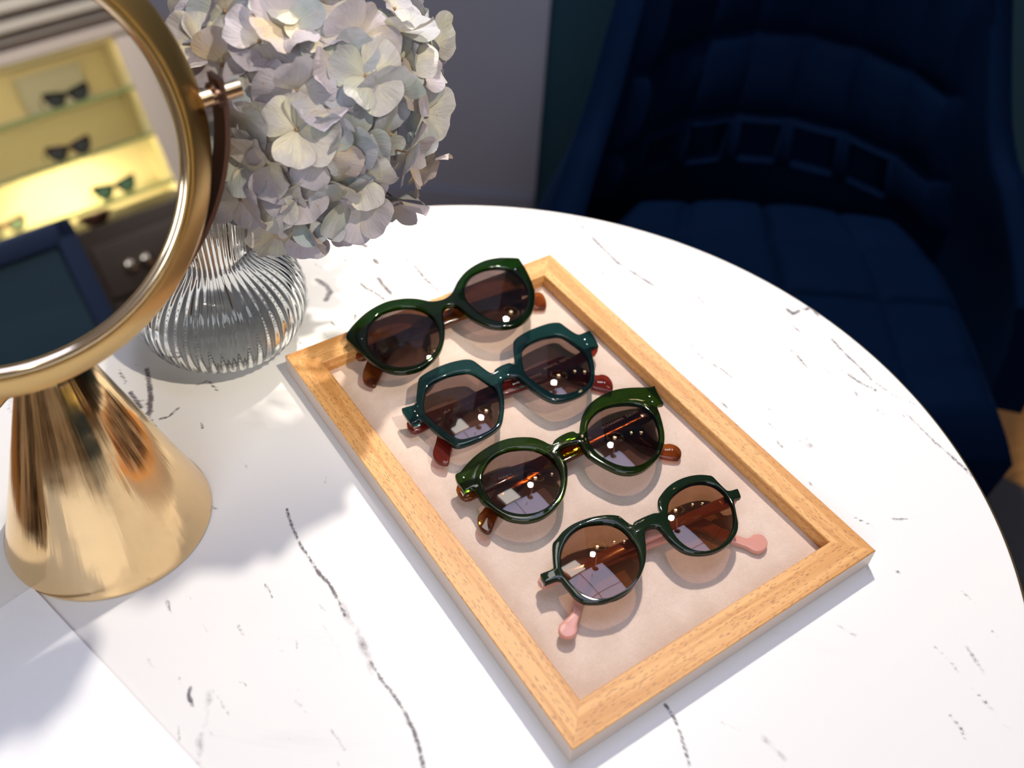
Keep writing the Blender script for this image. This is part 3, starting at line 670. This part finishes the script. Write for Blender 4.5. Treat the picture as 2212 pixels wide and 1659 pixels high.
# ================================================================ HYDRANGEA
HC = G(648, 205, 0.165); HR = 0.085
hyd = empty('dried_hydrangea', (VC.x, VC.y, T0+0.01), 'dried hydrangea head with papery cream and grey-blue petals, leaning out of the glass vase', 'flower')
HO = Vector((VC.x, VC.y, T0+0.01))
t = NT('dried_petal')
_uv = t.uv(); _sep = t.n('ShaderNodeSeparateXYZ', {0: _uv}); _uu, _vv = _sep.outputs[0], _sep.outputs[1]
_rnd = t.n('ShaderNodeAttribute', attribute_name='tone').outputs['Fac']
_ob = t.obj()
_n = t.noise(_ob, 70, 4, 0.6); _nf = t.noise(_ob, 300, 4, 0.7)
_w = t.n('ShaderNodeCombineXYZ', {0: t.math('MULTIPLY', _vv, 34.0), 1: t.math('MULTIPLY', _uu, 2.2), 2: t.math('MULTIPLY', _rnd, 40.0)})
_vein = t.noise(_w, 1.0, 3, 0.6)
_rp = t.n('ShaderNodeValToRGB', {0: _rnd}); _e = _rp.color_ramp.elements
cols = [(0.0, (0.72, 0.64, 0.46)), (0.25, (0.66, 0.64, 0.51)), (0.42, (0.42, 0.48, 0.43)), (0.60, (0.28, 0.36, 0.39)), (0.76, (0.50, 0.44, 0.50)), (0.9, (0.33, 0.30, 0.34)), (1.0, (0.52, 0.40, 0.26))]
_e[0].position = 0; _e[0].color = (*cols[0][1], 1); _e[1].position = 1; _e[1].color = (*cols[-1][1], 1)
for p, c in cols[1:-1]: e = _e.new(p); e.color = (*c, 1)
_c = t.mix(t.ss(_uu, 0.05, 0.75, 0.55, 0.0), _rp.outputs[0], (0.74, 0.67, 0.50, 1))
_c = t.mix(t.ss(t.math('ADD', _n, t.math('MULTIPLY', _uu, 0.25)), 0.52, 0.78, 0, 0.65), _c, (0.44, 0.42, 0.48, 1))
_c = t.mix(t.ss(t.math('ADD', _nf, t.math('MULTIPLY', _rnd, 0.08)), 0.68, 0.78, 0, 0.55), _c, (0.48, 0.25, 0.09, 1))
_c = t.mix(t.ss(_vein, 0.45, 0.75, 0, 0.35), _c, (0.30, 0.27, 0.24, 1))
_c = t.mix(t.ss(_uu, 0.10, 0.0, 0, 0.8), _c, (0.30, 0.17, 0.07, 1))
_p = t.pr(_c, 0.7, Specular_IOR_Level=0.25, Normal=t.bump(t.math('ADD', _vein, t.math('MULTIPLY', _nf, 0.5)), 0.6, 0.0008))
_tr = t.n('ShaderNodeBsdfTranslucent', {0: _c})
m_petal = t.end(t.n('ShaderNodeMixShader', {0: 0.16, 1: _p, 2: _tr}))
m_stem = simple('dried_stem', (0.16, 0.10, 0.05), 0.7)
def floret_mesh(rr, big=1.0, npet=4):
    vs = []; fs = []; uv = []; tone = []
    a0 = rr.uniform(0, 6.28); base = rr.random()
    NU, NW = 9, 8
    for p in range(npet):
        L = big*rr.uniform(0.0165, 0.0230); W = L*rr.uniform(0.48, 0.66)
        an = a0+p*2*math.pi/npet+rr.gauss(0, 0.14); tilt = rr.gauss(0.26, 0.26); cup = rr.gauss(0.05, 0.25); fold = rr.gauss(0.08, 0.26)
        curl = rr.gauss(-0.18, 0.34); ph = rr.uniform(0, 6.28); tn = min(1, max(0, base+rr.gauss(0, 0.12))); tw = rr.gauss(0, 0.24)
        notch = rr.uniform(0, 0.07); b = len(vs)
        ca, sa = math.cos(an), math.sin(an); ct, st = math.cos(tilt), math.sin(tilt)
        for i in range(NU):
            u = i/(NU-1)
            wd = W*(math.sin(math.pi*min(1, (0.06+0.94*u**0.82))**1.0)**0.62 if u < 0.999 else 0.30)
            wd = W*max(0.05, (1-(abs(u-0.60)/0.62)**2.4))**0.62 if u > 0.6 else W*(0.07+0.93*math.sin(math.pi/2*(u/0.6))**1.15)
            for j in range(NW+1):
                v = (j/NW-0.5)*2
                x = L*u*(1-0.13*v*v*u) - (L*notch*(1-abs(v))*(u**6)); y = wd*v
                z = L*(fold*abs(v)**1.4*0.30*u + cup*0.22*v*v*u + curl*0.28*u*u + 0.055*u*math.sin(ph+v*3.4+u*3)+0.03*u*math.sin(ph*2+v*7) + tw*0.25*v*u)
                X = x*ct-z*st; Z = x*st+z*ct
                vs.append((X*ca-y*sa, X*sa+y*ca, Z)); uv.append((u, v*0.5/(0.15+u)*0.5+0.5)); tone.append(tn)
        for i in range(NU-1):
            for j in range(NW):
                k = b+i*(NW+1)+j; fs.append((k, k+NW+1, k+NW+2, k+1))
    b = len(vs)      # small centre bead
    for zz, r in ((-0.0006, 0.0007), (0.0006, 0.0011), (0.0018, 0.0006)):
        for k in range(6): vs.append((r*math.cos(k*1.047), r*math.sin(k*1.047), zz)); uv.append((0, .5)); tone.append(0.9)
    for j in range(2):
        for k in range(6): fs.append((b+j*6+k, b+j*6+(k+1) % 6, b+(j+1)*6+(k+1) % 6, b+(j+1)*6+k))
    fs.append(tuple(b+12+k for k in range(6)))
    me = bpy.data.meshes.new('m'); me.from_pydata(vs, [], fs); me.update()
    for q in me.polygons: q.use_smooth = True
    ul = me.uv_layers.new(name='UVMap')
    for lp in me.loops: ul.data[lp.index].uv = uv[lp.vertex_index]
    at = me.attributes.new('tone', 'FLOAT', 'POINT'); at.data.foreach_set('value', tone)
    return me
rr = random.Random(21)
pos = []
def onball(px, py, rad):
    d = ray(px, py); oc = CAM-HC; b = oc.dot(d); c = oc.dot(oc)-rad*rad; D = b*b-c
    if D < 0: return CAM+d*(-b)
    return CAM+d*(-b-math.sqrt(D))
named = [(487,25),(655,18),(480,140),(640,195),(727,140),(790,165),(862,70),(935,105),(945,200),(825,215),(912,245),(770,310),(740,300),(840,290),(880,330),(570,355),(520,330),(610,350),(690,330),(745,430),(660,490),(840,450),(905,360),(600,420),(500,250),(560,180),(620,60),(560,90),(850,20),(905,170),(700,230),(640,280),(560,290),(780,380),(700,400),(430,100),(440,20),(720,50),(780,80),(870,130),(520,430),(640,400),(600,500),(690,495),(650,460),(740,470),(850,430),(780,440)]
for px, py in named:
    P = onball(px, py, HR*rr.uniform(0.93, 1.03))
    if P: pos.append((P, 1.12))
tries = 0
while len(pos) < 66 and tries < 4000:
    tries += 1
    d = Vector((rr.gauss(0, 1), rr.gauss(0, 1), rr.gauss(0, 1))).normalized(); P = HC+d*HR*rr.uniform(0.88, 1.0)
    if min((P-q).length for q, _ in pos) > 0.019: pos.append((P, 1.0))
no = len(pos)
while len(pos) < no+16:
    d = Vector((rr.gauss(0, 1), rr.gauss(0, 1)-0.6, rr.gauss(0, 1)+0.2)).normalized(); P = HC+d*HR*rr.uniform(0.66, 0.76)
    if min((P-q).length for q, _ in pos[no:]+[(Vector((9, 9, 9)), 0)]) > 0.02: pos.append((P, 1.0))
# wide lower fringe
pos = pos[:100]
stem = bmesh.new()
neck = Vector((VC.x, VC.y, T0+0.142))
main = cr([Vector((VC.x-0.01, VC.y+0.005, T0+0.012)), Vector((VC.x, VC.y, T0+0.07)), neck+Vector((0.004, 0.002, 0)), (neck*0.4+HC*0.6), HC], 6, False)
tube([Vector(p)-HO for p in main], 0.0022, 10, stem)
for k, (P, bg) in enumerate(pos):
    d = (P-HC).normalized()
    nrm = (d+Vector((rr.gauss(0, .33), rr.gauss(0, .33), rr.gauss(0, .33)))+(CAM-P).normalized()*0.25).normalized()
    me = floret_mesh(rr, bg)
    qt = nrm.to_track_quat('Z', 'Y').to_matrix().to_4x4()
    o = link('floret', me, m_petal, hyd, P-HO); o.rotation_euler = qt.to_euler()
    hub = HC+d*HR*0.25+Vector((0, 0, -0.012))
    mid = (hub+P)*0.5-d*0.002+Vector((0, 0, -0.004))
    tube([hub-HO, mid-HO, P-nrm*0.001-HO], [0.0010, 0.0007, 0.0005], 5, stem)
link('stem', bm_mesh(stem), m_stem, hyd)

# ================================================================ NAVY CHAIR
t = NT('navy_velvet')
_n = t.noise(t.obj(), 500, 3, 0.6); _n2 = t.noise(t.obj(), 7, 3, 0.5)
m_velvet = t.end(t.pr(t.mix(_n2, (0.0002, 0.0030, 0.0135, 1), (0.0004, 0.0055, 0.0225, 1)), 0.8, Specular_IOR_Level=0.03, Sheen_Weight=0.02, Sheen_Roughness=0.4, Sheen_Tint=(0.05, 0.28, 0.85, 1), Normal=t.bump(_n, 0.2, 0.0005)))
CCX, CCY = 0.322, 0.94
chair = empty('armchair', (CCX, CCY, 0), 'navy blue quilted velvet armchair standing behind the round table', 'chair')
def puff(u, v, nu, nv, seam=0.10):
    a = abs(math.sin(math.pi*u*nu)); b = abs(math.sin(math.pi*v*nv))
    return min(1, a/ (seam*3))**0.5*0.5*min(1, b/(seam*3))**0.5*2*0.5+0.5*(a*b)**0.35
def seat_mesh():
    NX, NY = 90, 90; vs = []; fs = []; hx, hy = 0.245, 0.222
    def sq(u, v):       # square to rounded-rear plan
        x = (u*2-1); y = (v*2-1)
        w_ = hx*(1-0.28*max(0, y)**3)
        return x*w_*(1-0.03*y*y), y*hy*(1-0.16*x*x*(1 if y > 0 else 0.35))
    for j in range(NY+1):
        for i in range(NX+1):
            u, v = i/NX, j/NY; x, y = sq(u, v)
            e = min(1, min(u, 1-u, v, 1-v)/0.10); z = 0.455-0.045*(1-e)**2+0.016*puff(u, v, 4, 4)*e
            vs.append((x, y, z))
    for j in range(NY):
        for i in range(NX): k = j*(NX+1)+i; fs.append((k, k+1, k+NX+2, k+NX+1))
    rim = [i for i in range(NX+1)]+[(j+1)*(NX+1)-1 for j in range(1, NY+1)]+[NY*(NX+1)+i for i in range(NX-1, -1, -1)]+[j*(NX+1) for j in range(NY-1, 0, -1)]
    b = len(vs); vs += [(vs[i][0]*0.985, vs[i][1]*0.985, 0.345) for i in rim]; n = len(rim)
    fs += [(rim[(i+1) % n], rim[i], b+i, b+(i+1) % n) for i in range(n)]; fs.append(tuple(b+i for i in range(n)))
    return mesh(vs, fs, 60)
link('seat_cushion', seat_mesh(), m_velvet, chair)
def shell_pt(th, s, off, hprof):
    """th: plan angle from straight back (0) to the arm fronts (+-1); s: 0 bottom .. 1 top"""
    a = th*R(101); rx, ry = 0.315+off, 0.325+off
    x = rx*math.sin(a)*(1-0.04*s); y = ry*math.cos(a)+0.02
    if abs(th) > 0.76: pass
    zt = hprof(abs(th)); z = 0.33+(zt-0.33)*s
    y += 0.14*max(0, (z-0.45))*math.cos(a)
    kz = min(1, max(0, (z-0.40)/0.24)); kz = kz*kz*(3-2*kz); x *= 1.0-0.17*kz-0.22*max(0, z-0.62)
    return (x, y, z)
def hp(a):
    if a < 0.35: return 1.02
    k = min(1, (a-0.35)/0.45); k = k*k*(3-2*k); return 1.02-(1.02-0.60)*k - 0.10*max(0, a-0.8)/0.2
NT_, NS = 90, 36
bm = bmesh.new(); A = []; B = []
for i in range(NT_+1):
    th = -1+2*i/NT_
    ca = []; cb = []
    for j in range(NS+1):
        s = j/NS; ed = 0.022*math.sqrt(max(0, 1-(max(0, s-0.93)/0.07)**2))+0.002
        ca.append(bm.verts.new(shell_pt(th, s, ed, hp))); cb.append(bm.verts.new(shell_pt(th, s, -ed, hp)))
    A.append(ca); B.append(cb)
for i in range(NT_):
    for j in range(NS):
        bm.faces.new((A[i][j], A[i+1][j], A[i+1][j+1], A[i][j+1])); bm.faces.new((B[i][j], B[i][j+1], B[i+1][j+1], B[i+1][j]))
    bm.faces.new((A[i][NS], A[i+1][NS], B[i+1][NS], B[i][NS])); bm.faces.new((A[i][0], B[i][0], B[i+1][0], A[i+1][0]))
for L in (0, NT_):
    for j in range(NS): bm.faces.new((A[L][j], A[L][j+1], B[L][j+1], B[L][j]))
link('outer_shell', bm_mesh(bm, 50), m_velvet, chair)
# quilted inner back: seams in rows, deep pockets in the lowest row
NB, NSS = 150, 110; bm = bmesh.new(); g = []
rows = [0.0, 0.135, 0.34, 0.60, 0.82, 1.0]
for i in range(NB+1):
    th = -0.62+1.24*i/NB; col = []
    for j in range(NSS+1):
        s = j/NSS; z0, z1 = 0.455, 1.0
        z = z0+(z1-z0)*s
        zt = hp(abs(th)); z = min(z, zt-0.012+0.0*s) if zt < z1 else z
        r = max(k for k in range(5) if s >= rows[k]-1e-9); f = (s-rows[r])/(rows[r+1]-rows[r]); f = min(max(f, 0), 1)
        cx = (i/NB)*7; ff = cx % 1
        a = math.sin(math.pi*f)**0.4; b = math.sin(math.pi*ff)**0.4 if 0 < ff < 1 else 0
        th_ = 0.018+0.022*a*(0.45+0.55*b)
        if r == 0 and 1 <= cx < 6 and 0.14 < ff < 0.86 and 0.12 < f < 0.86: th_ = -0.006
        edge = min(1, min(i, NB-i)/6, (NSS-j)/4+0.0); th_ *= max(edge, 0.02) if th_ > 0 else 1
        x, y, _ = shell_pt(th, (z-0.33)/max(hp(abs(th))-0.33, 1e-3), -0.020-th_, hp)
        col.append(bm.verts.new((x, y, z)))
    g.append(col)
for i in range(NB):
    for j in range(NSS): bm.faces.new((g[i][j], g[i][j+1], g[i+1][j+1], g[i+1][j]))
# back face so that the pad has thickness
g2 = [[bm.verts.new(shell_pt(-0.62+1.24*i/NB, (v.co.z-0.33)/max(hp(abs(-0.62+1.24*i/NB))-0.33, 1e-3), -0.010, hp)) for v in (g[i][0], g[i][NSS])] for i in range(NB+1)]
for i in range(NB):
    bm.faces.new((g2[i][0], g2[i][1], g2[i+1][1], g2[i+1][0]))
    bm.faces.new((g[i][0], g[i+1][0], g2[i+1][0], g2[i][0])); bm.faces.new((g[i][NSS], g2[i][1], g2[i+1][1], g[i+1][NSS]))
link('backrest_padding', bm_mesh(bm, 60), m_velvet, chair)
for sx in (-1, 1):
    for sy in (-1, 1):
        link('leg', tube([(sx*0.17, sy*0.17, 0.35), (sx*0.22, sy*0.22, 0.009)], [0.014, 0.009], 16), m_black, chair)

# ================================================================ WHAT THE MIRROR SHOWS: DISPLAY UNIT
UN = dn                                           # plane normal of the display front (pointing into the wall)
def DL(px, py, depth=0.0):
    """mirror pixel -> (along, z) on the display plane at a depth behind its front"""
    P = MH(px, py, Vector((DP.x, DP.y, 1.0))+dn*depth, dn); d = P-DP; return d.dot(dh), P.z
def DW_(u, z, depth=0.0): p = DP+dh*u+dn*depth; return Vector((p.x, p.y, z))
ur, _ = DL(290, 170); ul = ur-2.2 if DL(50, 200)[0] < ur else ur+2.2
su = 1 if ul < ur else -1                          # +1: 'right in the mirror' is +u
zt = DL(100, 118)[1]
u0, u1 = sorted((ur, ul))
t = NT('cream_back_panel'); m_cream = t.end(t.pr((0.74, 0.66, 0.45, 1), 0.7))
m_frame = simple('taupe_paint', (0.66, 0.58, 0.52), 0.5)
m_shelf = simple('green_glass_shelf', (0.30, 0.36, 0.16), 0.15)
unit = empty('display_cabinet', tuple(DW_((u0+u1)/2, 0, 0.12)), 'backlit wall display cabinet with glass shelves, seen in the round mirror', 'cabinet', rz=DW)
UO = DW_((u0+u1)/2, 0, 0.12); uc = (u0+u1)/2
# local axes of the empty: x = dh, y = -dn ... depth d maps to local y = -(d-0.12)
def lb(ua, ub, da, db, za, zb): return boxm(((ua+ub)/2-uc, -((da+db)/2-0.12), (za+zb)/2), (abs(ub-ua), abs(db-da), abs(zb-za)), 0, 0.002)
link('back_panel', lb(u0, u1, 0.27, 0.285, 0.0, zt+0.06), m_cream, unit)
for ue, sg in ((u0, -1), (u1, 1)):
    link('side_panel', lb(ue, ue+sg*0.02, 0.0, 0.285, 0.0, zt), m_cream, unit)
    link('stile', lb(ue-sg*0.012, ue+sg*0.062, -0.02, 0.0, 0.0, zt+0.06), m_frame, unit)
link('top_rail', lb(u0-0.062, u1+0.062, -0.03, 0.28, zt, zt+0.05), m_frame, unit)
bm = bmesh.new()
for k, (a, b, e) in enumerate([(0.05, 0.075, 0.05), (0.075, 0.12, 0.075), (0.12, 0.15, 0.10)]):
    box(bm, (0, 0.12+0.0+e/2-0.14+0.0, zt+(a+b)/2), (u1-u0+0.124+e, 0.285+e, b-a), 0, 0.004)
link('cornice', bm_mesh(bm), simple('pale_cornice_paint', (0.62, 0.58, 0.52), 0.5), unit)
shz = [DL(140, 232, 0.14)[1], DL(150, 344, 0.14)[1], DL(285, 412, 0.14)[1]]
shz.append(shz[2]-(shz[1]-shz[2])); shz.append(shz[3]-(shz[1]-shz[2]))
for z in shz:
    if z > 0.03: link('glass_shelf', lb(u0+0.001, u1-0.001, 0.01, 0.269, z-0.012, z), m_shelf, unit)
# warm lamps inside the cabinet
ca = R(90)
def strip(u, z, e, sx=0.5, d=0.03):
    l = bpy.data.lights.new('cabinet_lamp', 'AREA'); l.energy = e; l.color = (1.0, 0.80, 0.46); l.shape = 'RECTANGLE'; l.size = sx; l.size_y = 0.015
    o = bpy.data.objects.new('cabinet_lamp', l); o.location = DW_(u, z, d); look(o, DW_(u, z-0.16, 0.27)); COL.objects.link(o)
um = DL(120, 300)[0]
for k, z in enumerate([zt-0.01]+shz[:4]): strip(um, z-0.016, (1.0, 1.1, 2.2, 6.0, 3.0)[k], 1.2)
strip(DL(185, 440)[0], shz[2]+0.05, 2.5, 0.1, 0.12)
m_dark = acetate('black_acetate', (0.02, 0.02, 0.02), (0.01, 0.009, 0.009), 0.85)
m_dlens = simple('dark_grey_lens', (0.03, 0.035, 0.04), 0.05)
m_glens = simple('green_grey_lens', (0.05, 0.10, 0.08), 0.05)
def simple_glasses(px, py, wpx, label, mf, ml, yaw=0, shp='cat'):
    u, zz = DL(px, py, 0.10)
    z = min(shz, key=lambda s: abs(s-(zz-0.025)))
    P = DW_(u, z+0.0002, 0.10)
    root = empty('sunglasses', tuple(P), label, 'sunglasses', 'sunglasses standing on the cabinet shelves', rz=DW+yaw)
    k = wpx/1.0
    W = wpx; Hh = W*0.36
    def out(s):
        half = [(0.06, 0.62), (0.12, 0.86), (0.5, 0.98), (0.95, 1.05 if shp == 'cat' else .9), (1.0, 0.85), (0.93, 0.5), (0.75, 0.1), (0.5, 0.0), (0.25, 0.12), (0.12, 0.42)]
        return [(s*x*W/2, y*Hh) for x, y in half]
    a = out(1); b = out(-1)[::-1]; ol = cr([(0.0, Hh*0.80)]+[p for p in a[1:]]+[(0, Hh*0.55)]+[p for p in b[:-1]], 3)
    def ln(s): return [(s*W*(0.28+0.19*math.cos(t_)), Hh*(0.50+0.36*math.sin(t_))) for t_ in np.linspace(0, 2*math.pi, 20, endpoint=False)]
    fm = plate([ol, ln(1), ln(-1)], 0.004, 0.0008); Mx = Matrix.Rotation(math.pi/2, 4, 'X')
    fm.transform(Mx); link('front_frame', fm, mf, root)
    for s in (1, -1):
        lm = plate([ln(s)], 0.0018, 0.0002); lm.transform(Mx); link('lens', lm, ml, root, (0, 0.001, 0))
        link('temple', tube([(s*W*0.49, 0, Hh*0.8), (s*W*0.48, -0.085*1, Hh*0.75), (s*W*0.46, -0.125, Hh*0.4)], [0.0028, 0.002, 0.0028], 8), mf, root)
    # front must face the room: the lens side looks along local +y
    return root
simple_glasses(142, 200, 0.135, 'black cat-eye sunglasses on the top shelf in the mirror reflection', m_dark, m_dlens)
simple_glasses(148, 318, 0.135, 'dark plum cat-eye sunglasses on the middle shelf in the mirror reflection', acetate('plum_acetate', (0.06, 0.02, 0.02), (0.03, 0.01, 0.012), 0.85), m_dlens)
simple_glasses(250, 408, 0.135, 'black framed sunglasses with green lenses on the lower shelf in the mirror reflection', m_dark, m_glens)
simple_glasses(12, 492, 0.12, 'light brown sunglasses low on the display shelf at the left edge of the mirror', acetate('light_brown_acetate', (0.5, 0.25, 0.12), (0.25, 0.12, 0.06), 0.6), simple('pale_green_lens', (0.25, 0.35, 0.22), 0.05))
u, z = DL(118, 195, 0.255)
o = link('brand_card', boxm((0, 0, 0.062), (0.20, 0.004, 0.12), 0, 0.0008), simple('grey_card', (0.50, 0.50, 0.47), 0.6), None, tuple(DW_(u, shz[0]+0.0005, 0.255))); o.rotation_euler = (0, 0, DW)
tag(o, 'pale grey upright card behind the top shelf sunglasses in the mirror', 'card')

# blue upholstered bench back and dark drawer cabinet, nearer to the mirror
BN = (dn*math.cos(R(4))+dh*math.sin(R(4))); BD = MC+Vector((d_.x, d_.y, 0)).normalized()*1.35
def BH(px, py, off=0): return MH(px, py, BD+BN*off, BN)
bt = BH(150, 472); bl = BH(0, 522); br = BH(290, 700)
bh = Vector((BN.y, -BN.x, 0)); bh = bh if (bt-bl).dot(bh) > 0 else -bh
zb = bt.z; wb = 0.62; bc = bt-bh*wb/2+BN*0.05; yawb = math.atan2(bh.y, bh.x)
t = NT('teal_blue_upholstery'); m_blue = t.end(t.pr(t.mix(t.noise(t.obj(), 9, 4), (0.005, 0.028, 0.055, 1), (0.008, 0.038, 0.068, 1)), 0.8, Sheen_Weight=0.1))
m_bluedge = simple('royal_blue_welt', (0.002, 0.016, 0.060), 0.8)
bench = empty('blue_chair', (bc.x, bc.y, 0), 'blue upholstered high-backed chair, seen from behind in the round mirror', 'chair', rz=yawb)
sy = 1 if Vector((-math.sin(yawb), math.cos(yawb), 0)).dot(BN) > 0 else -1
link('back_panel', boxm((0, -sy*0.0, (0.18+zb)/2), (wb-0.03, 0.09, zb-0.18-0.01), 0, 0.012), m_blue, bench)
bm = bmesh.new()
for x in (-wb/2+0.0175, wb/2-0.0175): box(bm, (x, -sy*0.006, (0.18+zb)/2), (0.035, 0.10, zb-0.18), 0, 0.010)
box(bm, (0, -sy*0.006, zb-0.0175), (wb, 0.10, 0.035), 0, 0.010)
link('welted_edge', bm_mesh(bm), m_bluedge, bench)
link('seat', boxm((0, sy*0.29, 0.40), (wb-0.04, 0.48, 0.12), 0, 0.03), m_blue, bench)
for x in (-0.24, 0.24):
    for y in (0.0, 0.46): link('leg', tube([(x, sy*y, 0.35 if y else 0.2), (x*1.05, sy*(y+0.01), 0.001)], [0.016, 0.011], 12), m_black, bench)
DD = BD+BN*0.42
def CH_(px, py): return MH(px, py, DD, BN)
ct = CH_(262, 478); cl = CH_(138, 456)
wc = 0.27; zc_ = ct.z+0.005; cc = cl+bh*(wc/2+0.0)+BN*0.2
m_dkbrown = simple('dark_brown_lacquer', (0.035, 0.024, 0.020), 0.35)
dr = empty('drawer_cabinet', (cc.x, cc.y, 0), 'dark brown drawer cabinet with round steel knobs, behind the blue chair in the mirror', 'cabinet', rz=yawb)
link('body', boxm((0, 0, zc_/2), (wc, 0.40, zc_), 0, 0.004), m_dkbrown, dr)
m_knob = simple('polished_knob', (0.75, 0.66, 0.55), 0.12, 1.0)
nrow = 6; hz = (zc_-0.06)/nrow
for k in range(nrow):
    z = zc_-0.03-hz*(k+0.5)
    d_o = link('drawer', boxm((0, -sy*0.206, z), (wc-0.03, 0.016, hz-0.012), 0, 0.003), simple('drawer_front', (0.05, 0.036, 0.03), 0.4), dr)
    for x in (-0.06, -0.025, 0.085):
        bmk = bmesh.new(); bmesh.ops.create_uvsphere(bmk, u_segments=20, v_segments=12, radius=0.014); bmesh.ops.translate(bmk, verts=bmk.verts, vec=(x, -sy*0.226, z))
        link('knob', bm_mesh(bmk, 0) if False else bm_mesh(bmk), m_knob, d_o)
# copper dish lamp on top of the drawer cabinet
tp = MH(188, 470, DD-BN*0.10, BN)
cop = link('copper_bowl', lathe([(0.0001, 0.0), (0.014, 0.0), (0.024, 0.006), (0.036, 0.022), (0.038, 0.023), (0.035, 0.024), (0.022, 0.009), (0.0001, 0.004)], 64), simple('rose_copper', (0.85, 0.52, 0.40), 0.2, 1.0), None, (cc.x-bh.x*0.08-BN.x*0.14, cc.y-bh.y*0.08-BN.y*0.14, zc_+0.0005))
tag(cop, 'rose copper bowl standing on the dark drawer cabinet in the mirror', 'bowl')

# ================================================================ CEILING LAMPS (seen as reflections in the lenses)
m_lampglow = emit('lamp_bulb_glow', (1.0, 0.80, 0.55), 25)
lamp = empty('pendant_lamp', (0.145, 1.24, H), 'round pleated glass ceiling lamp reflected in the lenses', 'lamp')
link('ceiling_rose', lathe([(0.0001, -0.0005), (0.05, -0.0005), (0.05, -0.02), (0.0001, -0.02)], 40), m_brass, lamp)
link('rod', tube([(0, 0, -0.01), (0, 0, -0.70)], 0.005, 10), m_brass, lamp)
bm = bmesh.new(); n = 144; ra_ = []
for r, z in ((0.012, -0.67), (0.035, -0.675), (0.070, -0.705), (0.082, -0.73)):
    ra_.append([bm.verts.new(((r+0.004*(i % 2))*math.cos(2*math.pi*i/n), (r+0.004*(i % 2))*math.sin(2*math.pi*i/n), z+0.004*(i % 2))) for i in range(n)])
for a, b in zip(ra_, ra_[1:]):
    for i in range(n): bm.faces.new((a[i], a[(i+1) % n], b[(i+1) % n], b[i]))
r_ = bmesh.ops.solidify(bm, geom=bm.faces[:], thickness=0.003)
link('pleated_shade', bm_mesh(bm), simple('smoked_brass_shade', (0.55, 0.42, 0.30), 0.25, 1.0), lamp)
bm = bmesh.new()
for i in range(40):
    a = 2*math.pi*i/40; r_ = bmesh.ops.create_icosphere(bm, subdivisions=1, radius=0.0016); bmesh.ops.translate(bm, verts=r_['verts'], vec=(0.086*math.cos(a), 0.086*math.sin(a), -0.734))
link('glass_bead_ring', bm_mesh(bm), emit('bead_glow', (1.0, 0.88, 0.70), 14), lamp)
bm = bmesh.new(); bmesh.ops.create_uvsphere(bm, u_segments=24, v_segments=14, radius=0.016); bmesh.ops.translate(bm, verts=bm.verts, vec=(0, 0, -0.715))
link('bulb', bm_mesh(bm), m_lampglow, lamp)
sp = empty('ceiling_spot', (KEY.x, KEY.y, H), 'white ceiling spotlight aimed at the round table', 'lamp')
dS = (Vector((0.0, 0.36, T0))-KEY).normalized()
link('stem', tube([(0, 0, -0.0005), (0, 0, -0.12)], 0.008, 12), m_white, sp)
for x, z in ((0.40, 1.98), (0.52, 1.90)):
    wl = empty('wall_lamp', (x, YB+0.02, z), ('upper' if x < 0.45 else 'lower')+' of two small brass wall lamps with bare warm bulbs beside the grey wall', 'lamp')
    ma = tube([(0, -0.0005, 0), (0, -0.05, 0)], [0.02, 0.008], 20); link('bracket', ma, m_brass, wl)
    bm = bmesh.new(); bmesh.ops.create_uvsphere(bm, u_segments=20, v_segments=12, radius=0.012); bmesh.ops.translate(bm, verts=bm.verts, vec=(0, -0.058, 0))
    link('bulb', bm_mesh(bm), emit('small_bulb_glow', (1.0, 0.75, 0.45), 30), wl)
pl = tag(link('ceiling_panel_light', boxm((0, 0, 0), (0.27, 0.27, 0.012), 0, 0.002), emit('panel_glow', (1.0, 0.97, 0.90), 6), None, (-0.20, 1.25, H-0.0065)), 'small square white ceiling panel light above the table', 'lamp')
pl.rotation_euler = (0, 0, SKR)
bk = Vector((0, 0, KEY.z-H))
link('housing', tube([bk-dS*0.14, bk-dS*0.03], [0.045, 0.05], 32), m_white, sp)
